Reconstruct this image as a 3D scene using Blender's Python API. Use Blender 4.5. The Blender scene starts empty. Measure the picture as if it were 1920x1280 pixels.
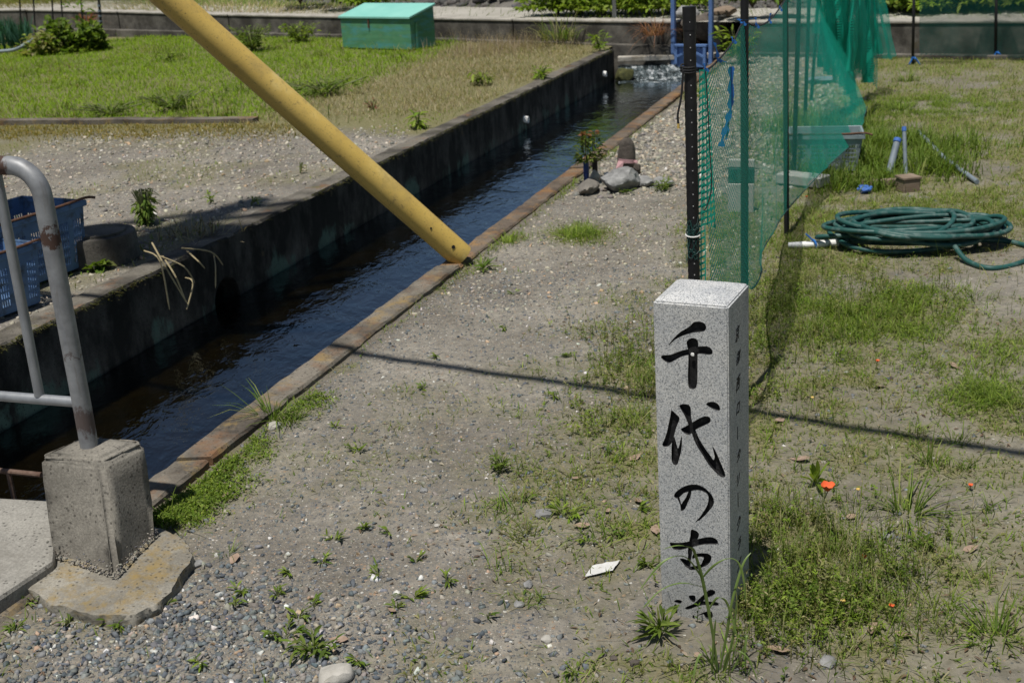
import bpy, bmesh, math, random
import numpy as np
from mathutils import Vector, Matrix, Euler, noise as mnoise
random.seed(7); RNG = np.random.default_rng(7)
R = math.radians
scene = bpy.context.scene
col = scene.collection

# ------------------------------------------------------------------ camera
CAM_H = 1.5; PITCH = R(19.45); ROLL = math.atan(.0532); FPX = 2278.0
cam_data = bpy.data.cameras.new('camera'); cam = bpy.data.objects.new('camera', cam_data); col.objects.link(cam)
cam_data.lens = 28; cam_data.sensor_width = 28 * 1920 / FPX; cam_data.clip_start = .05; cam_data.clip_end = 2000
_f = Vector((0, math.cos(PITCH), -math.sin(PITCH))); _r = Vector((1, 0, 0)); _u = Vector((0, math.sin(PITCH), math.cos(PITCH)))
_cr, _sr = math.cos(ROLL), math.sin(ROLL)
_xr = _r * _cr + _u * (-_sr)
_yu = _r * _sr + _u * _cr
cam.matrix_world = Matrix(((_xr.x, _yu.x, -_f.x, 0), (_xr.y, _yu.y, -_f.y, 0), (_xr.z, _yu.z, -_f.z, CAM_H), (0, 0, 0, 1)))
cam_data.dof.use_dof = True; cam_data.dof.focus_distance = 2.75; cam_data.dof.aperture_fstop = 6.3
scene.camera = cam
scene.render.resolution_x = 1024; scene.render.resolution_y = 682

# ------------------------------------------------------------------ sky, sun, exposure
SUN_AZ = R(31); SUN_EL = R(72)          # the sun stands behind the camera, to the left
SUN = Vector((-math.sin(SUN_AZ) * math.cos(SUN_EL), -math.cos(SUN_AZ) * math.cos(SUN_EL), math.sin(SUN_EL)))
world = bpy.data.worlds.new('World'); scene.world = world; world.use_nodes = True
wn = world.node_tree.nodes; wl = world.node_tree.links
sky = wn.new('ShaderNodeTexSky'); sky.sky_type = 'NISHITA'; sky.sun_disc = False
sky.sun_elevation = SUN_EL; sky.sun_rotation = math.atan2(SUN.x, SUN.y); sky.air_density = 1.0; sky.dust_density = .6; sky.ozone_density = 1.6
wl.new(sky.outputs[0], wn['Background'].inputs[0]); wn['Background'].inputs[1].default_value = .052
sun_data = bpy.data.lights.new('sun', 'SUN'); sun_data.energy = 4.9; sun_data.angle = R(.53); sun_data.color = (1, .955, .88)
sun = bpy.data.objects.new('sun', sun_data); col.objects.link(sun)
sun.rotation_euler = (-SUN).to_track_quat('-Z', 'Y').to_euler()
vs = scene.view_settings; vs.view_transform = 'Standard'; vs.look = 'None'; vs.gamma = 1; vs.use_curve_mapping = False
vs.exposure = .0

# ------------------------------------------------------------------ layout helpers: a point seen in the photograph -> its place in the yard
def ray(x, y):
    dx, dy = x - 960, y - 640
    a = (dx * _cr - dy * _sr) / FPX; b = (dx * _sr + dy * _cr) / FPX
    return _f + _r * a - _u * b
def G(x, y, z=0.0):
    d = ray(x, y); t = (z - CAM_H) / d.z
    return Vector((d.x * t, d.y * t, z))
def Dp(x, y, Y):
    d = ray(x, y); t = Y / d.y
    return Vector((d.x * t, Y, CAM_H + d.z * t))
SL = .355                                 # canal direction: x = s + SL*y
def sx(s, y): return s + SL * y
CD = Vector((SL, 1, 0)).normalized(); CN = Vector((CD.y, -CD.x, 0))   # along / across (towards the path)
Z_LEFT = .10; Z_WATER = -.21; S_WALL = -3.36; S_KERB_IN = -2.195; S_KERB_OUT = -2.08

# ------------------------------------------------------------------ noise on arrays
def _hash(ix, iy, seed):
    h = (ix.astype(np.int64) * 374761393 + iy.astype(np.int64) * 668265263 + seed * 982451653) & 0x7fffffff
    h = ((h ^ (h >> 13)) * 1274126177) & 0x7fffffff
    return ((h ^ (h >> 16)) & 0xffff) / 65535.0
def vnoise(x, y, seed=0):
    ix, iy = np.floor(x), np.floor(y); fx, fy = x - ix, y - iy
    fx = fx * fx * (3 - 2 * fx); fy = fy * fy * (3 - 2 * fy)
    a = _hash(ix, iy, seed); b = _hash(ix + 1, iy, seed); c = _hash(ix, iy + 1, seed); d = _hash(ix + 1, iy + 1, seed)
    return (a * (1 - fx) + b * fx) * (1 - fy) + (c * (1 - fx) + d * fx) * fy
def fbm(x, y, f=1.0, o=4, seed=0):
    x = np.asarray(x, float); y = np.asarray(y, float); v = np.zeros_like(x); a = .5; t = 0
    for i in range(o):
        v = v + a * vnoise(x * f, y * f, seed + i * 17); t += a; a *= .5; f *= 2.03
    return v / t
def sstep(a, b, x): t = np.clip((x - a) / (b - a), 0, 1); return t * t * (3 - 2 * t)

# ------------------------------------------------------------------ materials
def new_mat(name):
    m = bpy.data.materials.new(name); m.use_nodes = True
    nt = m.node_tree; return m, nt.nodes, nt.links, nt.nodes['Principled BSDF']
def ramp(n, stops):
    r = n.new('ShaderNodeValToRGB'); e = r.color_ramp.elements
    while len(e) < len(stops): e.new(.5)
    for el, (p, c) in zip(e, stops): el.position = p; el.color = (*c, 1) if len(c) == 3 else c
    return r
def tex_noise(n, l, vec, scale, detail=6, rough=.6, dist=0):
    t = n.new('ShaderNodeTexNoise'); t.inputs['Scale'].default_value = scale; t.inputs['Detail'].default_value = detail
    t.inputs['Roughness'].default_value = rough; t.inputs['Distortion'].default_value = dist
    if vec is not None: l.new(vec, t.inputs['Vector'])
    return t
def mixc(n, l, fac, a, b, mode='MIX'):
    m = n.new('ShaderNodeMix'); m.data_type = 'RGBA'; m.blend_type = mode
    for i, v in ((0, fac), (6, a), (7, b)):
        if hasattr(v, 'is_linked') or hasattr(v, 'links'): l.new(v, m.inputs[i])
        elif isinstance(v, (int, float)): m.inputs[i].default_value = v
        else: m.inputs[i].default_value = (*v, 1)
    return m.outputs[2]
def mathn(n, l, op, a, b=None, c=None):
    m = n.new('ShaderNodeMath'); m.operation = op
    for i, v in enumerate((a, b, c)):
        if v is None: continue
        if isinstance(v, (int, float)): m.inputs[i].default_value = v
        else: l.new(v, m.inputs[i])
    return m.outputs[0]
def coords(n, l, kind='pos', scale=(1, 1, 1)):
    if kind == 'pos': o = n.new('ShaderNodeNewGeometry').outputs['Position']
    else: o = n.new('ShaderNodeTexCoord').outputs['Object']
    mp = n.new('ShaderNodeMapping'); l.new(o, mp.inputs[0]); mp.inputs['Scale'].default_value = scale
    return mp.outputs[0]
def bump(n, l, h, strength, dist, b, prev=None):
    bp = n.new('ShaderNodeBump'); bp.inputs['Strength'].default_value = strength; bp.inputs['Distance'].default_value = dist
    l.new(h, bp.inputs['Height'])
    if prev is not None: l.new(prev, bp.inputs['Normal'])
    if b is not None: l.new(bp.outputs[0], b.inputs['Normal'])
    return bp.outputs[0]
def noisy(name, stops, scale, rough=.8, bmp=.3, bdist=.01, kind='obj', metal=0, spec=.4, stretch=(1, 1, 1), fine=None, extra=None):
    m, n, l, b = new_mat(name)
    v = coords(n, l, kind, stretch)
    t = tex_noise(n, l, v, scale); r = ramp(n, stops); l.new(t.outputs[0], r.inputs[0]); c = r.outputs[0]
    if extra:
        for (sc, lo, hi, cc) in extra:
            t2 = tex_noise(n, l, v, sc, 5, .65); r2 = ramp(n, [(lo, (0, 0, 0)), (hi, (1, 1, 1))]); l.new(t2.outputs[0], r2.inputs[0])
            c = mixc(n, l, r2.outputs[0], c, cc)
    l.new(c, b.inputs['Base Color']); b.inputs['Roughness'].default_value = rough; b.inputs['Metallic'].default_value = metal
    b.inputs['Specular IOR Level'].default_value = spec
    if bmp: 
        t3 = tex_noise(n, l, v, fine or scale * 6, 6, .7); bump(n, l, t3.outputs[0], bmp, bdist, b)
    return m
def vcol_mat(name, rough=.7, transl=0.0, spec=.3, nscale=40, nstr=.25, bmp=0):
    m, n, l, b = new_mat(name)
    a = n.new('ShaderNodeAttribute'); a.attribute_name = 'Col'
    t = tex_noise(n, l, coords(n, l), nscale, 4); r = ramp(n, [(.25, (1 - nstr,) * 3), (.75, (1 + nstr,) * 3)]); l.new(t.outputs[0], r.inputs[0])
    c = mixc(n, l, 1.0, a.outputs['Color'], r.outputs[0], 'MULTIPLY')
    l.new(c, b.inputs['Base Color']); b.inputs['Roughness'].default_value = rough; b.inputs['Specular IOR Level'].default_value = spec
    if bmp: bump(n, l, t.outputs[0], bmp, .004, b)
    if transl:
        tr = n.new('ShaderNodeBsdfTranslucent'); l.new(mixc(n, l, 1.0, c, (1.15, 1.2, .55), 'MULTIPLY'), tr.inputs[0])
        mx = n.new('ShaderNodeMixShader'); mx.inputs[0].default_value = transl
        l.new(b.outputs[0], mx.inputs[1]); l.new(tr.outputs[0], mx.inputs[2]); l.new(mx.outputs[0], n['Material Output'].inputs[0])
    return m
M = {}
M['leaf'] = vcol_mat('leaf', .65, .42, .15)
M['stone'] = vcol_mat('stone', .85, 0, .3, 120, .3, .3)
M['dryleaf'] = noisy('dry_leaf', [(.3, (.2, .135, .095)), (.7, (.36, .265, .2))], 30, .75, .3, .003)

def ground_mat():
    m, n, l, b = new_mat('gravelly_ground')
    P = coords(n, l)
    a = n.new('ShaderNodeAttribute'); a.attribute_name = 'Zone'
    sep = n.new('ShaderNodeSeparateColor'); l.new(a.outputs['Color'], sep.inputs[0])
    gravel, green, dark = sep.outputs[0], sep.outputs[1], sep.outputs[2]
    big = tex_noise(n, l, P, 1.7, 7, .62); fine = tex_noise(n, l, P, 28, 8, .7)
    r1 = ramp(n, [(.3, (.136, .121, .1)), (.5, (.2, .184, .156)), (.68, (.292, .269, .228))]); l.new(big.outputs[0], r1.inputs[0])
    r2 = ramp(n, [(.3, (.62, .62, .62)), (.7, (1.3, 1.3, 1.3))]); l.new(fine.outputs[0], r2.inputs[0])
    c = mixc(n, l, 1.0, r1.outputs[0], r2.outputs[0], 'MULTIPLY')
    # fine gravel in two sizes
    prevn = None
    for sc, thr, k in ((95, .42, .9), (210, .5, .7)):
        w = tex_noise(n, l, P, 9, 3); off = n.new('ShaderNodeVectorMath'); off.operation = 'MULTIPLY_ADD'
        l.new(w.outputs[1], off.inputs[0]); off.inputs[1].default_value = (.03, .03, .03); l.new(P, off.inputs[2])
        v = n.new('ShaderNodeTexVoronoi'); v.inputs['Scale'].default_value = sc; l.new(off.outputs[0], v.inputs['Vector'])
        sc2 = n.new('ShaderNodeSeparateColor'); l.new(v.outputs['Color'], sc2.inputs[0])
        rc = ramp(n, [(0, (.075, .08, .09)), (.3, (.145, .148, .152)), (.55, (.22, .2, .168)), (.8, (.3, .275, .225)), (.93, (.33, .22, .14)), (.97, (.55, .54, .5))]); l.new(sc2.outputs[0], rc.inputs[0])
        pick = mathn(n, l, 'LESS_THAN', sc2.outputs[1], mathn(n, l, 'MULTIPLY', gravel, thr * 1.6))
        edge = mathn(n, l, 'LESS_THAN', v.outputs['Distance'], .42)
        f = mathn(n, l, 'MULTIPLY', pick, edge); f = mathn(n, l, 'MULTIPLY', f, k)
        c = mixc(n, l, f, c, rc.outputs[0])
        h = mathn(n, l, 'MULTIPLY', mathn(n, l, 'SUBTRACT', .5, v.outputs['Distance']), f)
        prevn = bump(n, l, h, .7, .6 / sc, None, prevn)
    # thatch of dead stems and thin moss where weeds grow
    th = tex_noise(n, l, P, 60, 6, .75, 1.5)
    r3 = ramp(n, [(.33, (.1, .108, .034)), (.5, (.16, .15, .068)), (.68, (.27, .23, .145))]); l.new(th.outputs[0], r3.inputs[0])
    gf = mathn(n, l, 'MULTIPLY', green, .92)
    c = mixc(n, l, gf, c, r3.outputs[0])
    c = mixc(n, l, mathn(n, l, 'MULTIPLY', dark, .75), c, (.075, .06, .042))
    l.new(c, b.inputs['Base Color']); b.inputs['Roughness'].default_value = .95; b.inputs['Specular IOR Level'].default_value = .15
    bump(n, l, fine.outputs[0], .75, .016, b, prevn)
    return m
M['ground'] = ground_mat()

def concrete(name, base, stain=None, stainamt=(.5, .62), lichen=None, lich=(.56, .62), pits=True, streak=False, lscale=9, tide=None):
    m, n, l, b = new_mat(name)
    P = coords(n, l); S = coords(n, l, 'pos', (1.7, 1.7, .9)) if streak else P
    t = tex_noise(n, l, P, 5, 8, .65); r = ramp(n, [(.28, tuple(v * .62 for v in base)), (.5, base), (.75, tuple(min(1, v * 1.3) for v in base))]); l.new(t.outputs[0], r.inputs[0]); c = r.outputs[0]
    g = tex_noise(n, l, P, 160, 4, .7); rg = ramp(n, [(.3, (.72,) * 3), (.72, (1.25,) * 3)]); l.new(g.outputs[0], rg.inputs[0]); c = mixc(n, l, 1, c, rg.outputs[0], 'MULTIPLY')
    if stain:
        t2 = tex_noise(n, l, S, 3.2, 8, .68); r2 = ramp(n, [(stainamt[0], (0,) * 3), (stainamt[1], (1,) * 3)]); l.new(t2.outputs[0], r2.inputs[0]); c = mixc(n, l, r2.outputs[0], c, stain)
    for i, lc in enumerate(lichen or []):
        t4 = tex_noise(n, l, coords(n, l, 'pos', (1, 1, 1.0 + i)), lscale + 5 * i, 8, .72); r4 = ramp(n, [(lich[0], (0,) * 3), (lich[1], (1,) * 3)]); l.new(t4.outputs[0], r4.inputs[0]); c = mixc(n, l, mathn(n, l, 'MULTIPLY', r4.outputs[0], .8), c, lc)
    if tide:          # pale green growth in patches just above the water line
        sz = n.new('ShaderNodeSeparateXYZ'); l.new(P, sz.inputs[0]); up_ = n.new('ShaderNodeMapRange'); l.new(sz.outputs[2], up_.inputs[0]); up_.inputs[1].default_value = -.01; up_.inputs[2].default_value = -.17; up_.inputs[3].default_value = -.12; up_.inputs[4].default_value = .09
        t6 = tex_noise(n, l, coords(n, l, 'pos', (1, 1, .5)), 3.4, 8, .72); k6 = mathn(n, l, 'ADD', t6.outputs[0], up_.outputs[0]); r6 = ramp(n, [(.58, (0,) * 3), (.66, (1,) * 3)]); l.new(k6, r6.inputs[0]); c = mixc(n, l, mathn(n, l, 'MULTIPLY', r6.outputs[0], .75), c, tide)
    nn = bump(n, l, g.outputs[0], .35, .004, None)
    if pits:
        v = n.new('ShaderNodeTexVoronoi'); v.inputs['Scale'].default_value = 70; l.new(P, v.inputs['Vector'])
        q = mathn(n, l, 'LESS_THAN', v.outputs['Distance'], .24); k = tex_noise(n, l, P, 12, 3); q = mathn(n, l, 'MULTIPLY', q, mathn(n, l, 'GREATER_THAN', k.outputs[0], .47))
        c = mixc(n, l, mathn(n, l, 'MULTIPLY', q, .7), c, tuple(v_ * .25 for v_ in base))
        nn = bump(n, l, mathn(n, l, 'SUBTRACT', 1, q), .5, .004, None, nn)
    bump(n, l, t.outputs[0], .3, .02, b, nn)
    l.new(c, b.inputs['Base Color']); b.inputs['Roughness'].default_value = .92; b.inputs['Specular IOR Level'].default_value = .2
    return m
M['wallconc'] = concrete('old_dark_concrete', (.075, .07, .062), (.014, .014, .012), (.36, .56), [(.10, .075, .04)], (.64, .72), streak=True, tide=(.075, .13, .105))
M['kerbconc'] = concrete('kerb_concrete', (.17, .152, .125), (.065, .055, .045), (.42, .6), [(.2, .1, .045), (.26, .18, .07)], (.53, .68), streak=False, lscale=4)
M['kerbrust'] = concrete('rusty_kerb_concrete', (.15, .12, .092), (.075, .058, .046), (.44, .6), [(.25, .12, .045), (.28, .16, .06)], (.52, .66), lscale=3)
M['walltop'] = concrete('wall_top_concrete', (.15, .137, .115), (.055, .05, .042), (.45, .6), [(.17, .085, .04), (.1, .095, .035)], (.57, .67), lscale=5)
M['farconc'] = concrete('far_wall_concrete', (.15, .14, .122), (.05, .046, .04), (.4, .6), [(.1, .085, .04)], (.6, .7))
M['capconc'] = concrete('pale_concrete', (.36, .34, .3), (.2, .17, .12), (.55, .7))
M['block'] = concrete('block_concrete', (.225, .21, .18), (.1, .092, .078), (.48, .66), None)
M['footing'] = concrete('footing_concrete', (.24, .225, .19), (.14, .125, .1), (.5, .66), [(.26, .18, .06), (.24, .175, .065)], (.52, .66), lscale=9)
M['deck'] = concrete('deck_concrete', (.25, .24, .215), (.15, .14, .12), (.55, .72), [(.34, .25, .1)], (.68, .74))

def granite():
    m, n, l, b = new_mat('speckled_granite')
    P = coords(n, l, 'obj')
    v = n.new('ShaderNodeTexVoronoi'); v.inputs['Scale'].default_value = 600; l.new(P, v.inputs['Vector'])
    s = n.new('ShaderNodeSeparateColor'); l.new(v.outputs['Color'], s.inputs[0])
    r = ramp(n, [(0, (.12, .13, .145)), (.1, (.22, .235, .255)), (.26, (.42, .435, .45)), (.55, (.51, .52, .53)), (1, (.6, .6, .59))]); l.new(s.outputs[0], r.inputs[0])
    t = tex_noise(n, l, P, 260, 5, .75); rt = ramp(n, [(.34, (.55,) * 3), (.48, (1,) * 3), (.7, (1.1,) * 3)]); l.new(t.outputs[0], rt.inputs[0])
    c = mixc(n, l, 1, r.outputs[0], rt.outputs[0], 'MULTIPLY')
    t2 = tex_noise(n, l, P, 9, 5); r2 = ramp(n, [(.35, (.86, .87, .88)), (.7, (1.08, 1.06, 1.02))]); l.new(t2.outputs[0], r2.inputs[0]); c = mixc(n, l, 1, c, r2.outputs[0], 'MULTIPLY')
    # mossy stains and mud splashed on the foot
    t3 = tex_noise(n, l, coords(n, l, 'obj', (22, 22, 3.5)), 2.3, 5, .6); r3 = ramp(n, [(.66, (0,) * 3), (.74, (1,) * 3)]); l.new(t3.outputs[0], r3.inputs[0])
    c = mixc(n, l, mathn(n, l, 'MULTIPLY', r3.outputs[0], .4), c, (.16, .155, .1))
    sz = n.new('ShaderNodeSeparateXYZ'); l.new(P, sz.inputs[0])
    low = n.new('ShaderNodeMapRange'); l.new(sz.outputs[2], low.inputs[0]); low.inputs[1].default_value = .2; low.inputs[2].default_value = 0; low.inputs[3].default_value = 0; low.inputs[4].default_value = .75
    t5 = tex_noise(n, l, P, 30, 5, .7); c = mixc(n, l, mathn(n, l, 'MULTIPLY', low.outputs[0], t5.outputs[0]), c, (.16, .15, .125))
    l.new(c, b.inputs['Base Color']); b.inputs['Roughness'].default_value = .6; b.inputs['Specular IOR Level'].default_value = .35
    bump(n, l, t.outputs[0], .25, .0015, b)
    return m
M['granite'] = granite()
M['paint'] = noisy('black_carved_paint', [(.35, (.007, .007, .008)), (.55, (.015, .015, .016)), (.68, (.05, .05, .052)), (.8, (.12, .12, .12))], 70, .65, .6, .003, spec=.25)
M['galv'] = noisy('galvanised_pipe', [(.3, (.2, .21, .225)), (.7, (.33, .345, .36))], 26, .5, .15, .001, 'pos', metal=.45, stretch=(1, 1, .5), extra=[(14, .68, .74, (.16, .12, .09)), (60, .66, .72, (.22, .21, .2))])
def galv_frame():
    m, n, l, b = new_mat('galvanised_frame_pipe'); P = coords(n, l, 'obj'); t = tex_noise(n, l, P, 26, 6); r = ramp(n, [(.3, (.17, .175, .185)), (.7, (.29, .3, .31))]); l.new(t.outputs[0], r.inputs[0]); c = r.outputs[0]
    st = tex_noise(n, l, coords(n, l, 'obj', (60, 60, 5)), 1.0, 5, .65); rs = ramp(n, [(.58, (0,) * 3), (.7, (1,) * 3)]); l.new(st.outputs[0], rs.inputs[0]); c = mixc(n, l, mathn(n, l, 'MULTIPLY', rs.outputs[0], .55), c, (.15, .14, .13))
    sz = n.new('ShaderNodeSeparateXYZ'); l.new(P, sz.inputs[0]); w = tex_noise(n, l, coords(n, l, 'obj', (1, 1, .6)), 38, 6, .7); z = mathn(n, l, 'ADD', sz.outputs[2], mathn(n, l, 'MULTIPLY', mathn(n, l, 'SUBTRACT', w.outputs[0], .5), .13))
    tot = None
    for (z0, wd, amt) in ((.075, .04, .8), (.545, .022, 1.0), (.255, .006, .6)):
        k = mathn(n, l, 'SUBTRACT', 1, mathn(n, l, 'DIVIDE', mathn(n, l, 'ABSOLUTE', mathn(n, l, 'SUBTRACT', z, z0)), wd)); k = mathn(n, l, 'MULTIPLY', mathn(n, l, 'MINIMUM', mathn(n, l, 'MAXIMUM', mathn(n, l, 'MULTIPLY', k, 2.5), 0), 1), amt); tot = k if tot is None else mathn(n, l, 'MAXIMUM', tot, k)
    k = mathn(n, l, 'SUBTRACT', 1, mathn(n, l, 'DIVIDE', mathn(n, l, 'ABSOLUTE', mathn(n, l, 'ADD', mathn(n, l, 'ADD', sz.outputs[0], .095), mathn(n, l, 'MULTIPLY', mathn(n, l, 'SUBTRACT', w.outputs[0], .5), .05))), .016)); k = mathn(n, l, 'MINIMUM', mathn(n, l, 'MAXIMUM', mathn(n, l, 'MULTIPLY', k, 2.5), 0), 1); tot = mathn(n, l, 'MAXIMUM', tot, k)
    c = mixc(n, l, tot, c, (.07, .04, .03)); l.new(c, b.inputs['Base Color']); b.inputs['Metallic'].default_value = .25; l.new(mathn(n, l, 'MULTIPLY_ADD', tot, .35, .5), b.inputs['Roughness']); bump(n, l, w.outputs[0], .15, .001, b); return m
M['galvframe'] = galv_frame()
M['galvrust'] = noisy('rusty_pipe_end', [(.35, (.07, .035, .022)), (.6, (.15, .1, .075))], 40, .8, .4, .002, 'pos')
M['yellow'] = noisy('weathered_yellow_plastic', [(.3, (.5, .335, .075)), (.7, (.62, .44, .125))], 3, .5, .1, .002, 'obj', spec=.4, fine=90, extra=[(7, .52, .8, (.33, .24, .09)), (38, .6, .74, (.24, .17, .07)), (150, .6, .68, (.13, .1, .05)), (3, .6, .72, (.68, .52, .2))])
M['black'] = noisy('black_post_plastic', [(.3, (.004, .004, .005)), (.7, (.011, .011, .013))], 60, .55, .25, .001)
M['cord'] = noisy('black_cord', [(.3, (.008, .008, .009)), (.7, (.02, .02, .022))], 200, .8, .4, .001)
M['dots'] = noisy('pale_dot', [(.3, (.3, .3, .3)), (.7, (.42, .42, .42))], 30, .6, 0)
M['bluetape'] = noisy('blue_tape', [(.3, (.015, .1, .36)), (.7, (.03, .17, .5))], 70, .4, .1, .001)
M['gateblue'] = noisy('gate_blue_paint', [(.3, (.07, .13, .3)), (.7, (.11, .2, .4))], 12, .55, .2, .002, extra=[(30, .66, .72, (.16, .09, .06))])
M['crateblue'] = noisy('faded_blue_crate', [(.3, (.08, .15, .28)), (.7, (.125, .22, .38))], 9, .55, .1, .001, extra=[(13, .52, .7, (.05, .06, .055))])
M['crategrey'] = noisy('faded_grey_crate', [(.3, (.16, .2, .22)), (.7, (.25, .3, .32))], 12, .55, .1, .001)
M['rust'] = noisy('rusty_wire', [(.3, (.06, .028, .018)), (.7, (.14, .07, .04))], 80, .85, .4, .001)
M['gbox'] = noisy('green_painted_box', [(.3, (.05, .18, .085)), (.7, (.1, .28, .15))], 5, .6, .25, .003, stretch=(1, 1, 4), fine=60, extra=[(3, .48, .62, (.07, .26, .24)), (9, .58, .7, (.16, .24, .13)), (30, .64, .7, (.2, .17, .12))])
M['glid'] = noisy('turquoise_lid', [(.3, (.2, .5, .43)), (.7, (.27, .58, .5))], 4, .45, .05, .002)
M['rock'] = noisy('grey_rock', [(.3, (.13, .13, .128)), (.55, (.25, .25, .245)), (.75, (.37, .37, .36))], 22, .85, .5, .012, fine=60, extra=[(9, .62, .72, (.12, .125, .06))])
M['brownrock'] = noisy('brown_rock', [(.3, (.05, .042, .036)), (.7, (.125, .105, .088))], 16, .85, .6, .012, fine=50)
M['mosslump'] = noisy('wet_moss', [(.3, (.03, .035, .012)), (.7, (.1, .1, .03))], 25, .9, .8, .02, fine=60)
M['palebrown'] = noisy('tan_grey_stone', [(.3, (.12, .11, .095)), (.7, (.2, .18, .155))], 20, .85, .4, .008, fine=60)
M['palerock'] = noisy('pale_stone', [(.3, (.3, .285, .25)), (.7, (.46, .44, .4))], 30, .8, .3, .004)
M['pink'] = noisy('pink_cloth', [(.3, (.42, .23, .25)), (.7, (.55, .34, .35))], 20, .8, .3, .004)
M['bluevase'] = noisy('dark_blue_tube', [(.3, (.008, .025, .12)), (.7, (.013, .04, .17))], 20, .4, .05, .001)
M['brownvase'] = noisy('dark_brown_tube', [(.3, (.012, .009, .008)), (.7, (.03, .022, .018))], 20, .5, .1, .001)
M['white'] = noisy('white_plastic', [(.3, (.62, .62, .6)), (.7, (.74, .74, .72))], 20, .5, .1, .001)
M['hose'] = noisy('teal_hose_rubber', [(.3, (.01, .055, .05)), (.7, (.018, .085, .075))], 14, .5, .1, .001, extra=[(20, .5, .72, (.11, .16, .15))])
M['pvc'] = noisy('grey_pvc', [(.3, (.13, .16, .19)), (.7, (.22, .26, .3))], 18, .55, .15, .001, extra=[(25, .62, .72, (.2, .19, .17))])
M['wood'] = noisy('weathered_timber', [(.3, (.13, .095, .065)), (.7, (.26, .2, .15))], 14, .85, .4, .004, stretch=(1, 1, 8))
M['board'] = noisy('pale_board', [(.3, (.36, .35, .32)), (.7, (.5, .49, .46))], 10, .7, .2, .003)
M['bark'] = noisy('bark', [(.3, (.06, .042, .03)), (.7, (.14, .105, .08))], 30, .9, .6, .01)
M['bluerag'] = noisy('blue_rag', [(.3, (.03, .09, .34)), (.7, (.06, .16, .46))], 50, .7, .3, .004)
M['poppy'] = noisy('poppy_petal', [(.3, (.62, .09, .022)), (.7, (.78, .17, .055))], 60, .6, .1, .001)
M['steel'] = noisy('grey_steel', [(.3, (.2, .22, .24)), (.7, (.3, .32, .34))], 30, .5, .1, .001, metal=.3)
M['soil'] = noisy('bank_soil', [(.3, (.06, .055, .048)), (.5, (.13, .12, .105)), (.72, (.24, .225, .2))], 3.5, .95, .9, .06, 'pos', fine=14)
M['bed'] = noisy('canal_bed', [(.3, (.035, .03, .016)), (.7, (.1, .082, .045))], 5, .95, .4, .02, 'pos', extra=[(22, .58, .7, (.14, .125, .08)), (3, .52, .66, (.03, .036, .016))])
M['pathsand'] = noisy('path_sand', [(.3, (.28, .262, .225)), (.7, (.4, .38, .335))], 2.2, .95, .4, .01, 'pos', fine=40, extra=[(11, .6, .75, (.2, .19, .14))])
M['paper'] = noisy('crumpled_paper', [(.5, (.55, .55, .53)), (.64, (.62, .62, .6)), (.7, (.25, .22, .2))], 45, .8, .5, .004)

def water_mat():
    m, n, l, b = new_mat('canal_water')
    P = coords(n, l)
    rot = n.new('ShaderNodeMapping'); l.new(P, rot.inputs[0]); rot.inputs['Rotation'].default_value = (0, 0, math.atan(SL)); rot.inputs['Scale'].default_value = (1.0, .62, 1)
    t1 = tex_noise(n, l, rot.outputs[0], 5.5, 4, .55, .6); t2 = tex_noise(n, l, rot.outputs[0], 19, 3, .55, .4)
    n1 = bump(n, l, t1.outputs[0], .3, .03, None); n2 = bump(n, l, t2.outputs[0], .3, .01, None, n1)
    fr = n.new('ShaderNodeFresnel'); fr.inputs['IOR'].default_value = 1.38; l.new(n2, fr.inputs['Normal'])
    gl = n.new('ShaderNodeBsdfGlossy'); gl.inputs['Roughness'].default_value = .03; gl.inputs['Color'].default_value = (.8, .9, 1, 1); l.new(n2, gl.inputs['Normal'])
    tr = n.new('ShaderNodeBsdfTransparent'); tr.inputs[0].default_value = (.22, .2, .125, 1)
    mx = n.new('ShaderNodeMixShader'); l.new(mathn(n, l, 'MINIMUM', mathn(n, l, 'MULTIPLY', fr.outputs[0], 2.0), 1.0), mx.inputs[0]); l.new(tr.outputs[0], mx.inputs[1]); l.new(gl.outputs[0], mx.inputs[2])
    l.new(mx.outputs[0], n['Material Output'].inputs[0])
    return m
M['water'] = water_mat()
def foam_mat():
    m, n, l, b = new_mat('white_water')
    t = tex_noise(n, l, coords(n, l, 'pos', (1, .45, 1)), 16, 7, .7); r = ramp(n, [(.44, (.012, .02, .022)), (.53, (.1, .13, .14)), (.64, (.75, .78, .8))]); l.new(t.outputs[0], r.inputs[0])
    l.new(r.outputs[0], b.inputs['Base Color']); b.inputs['Roughness'].default_value = .25; bump(n, l, t.outputs[0], 1, .05, b)
    return m
M['foam'] = foam_mat()
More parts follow.
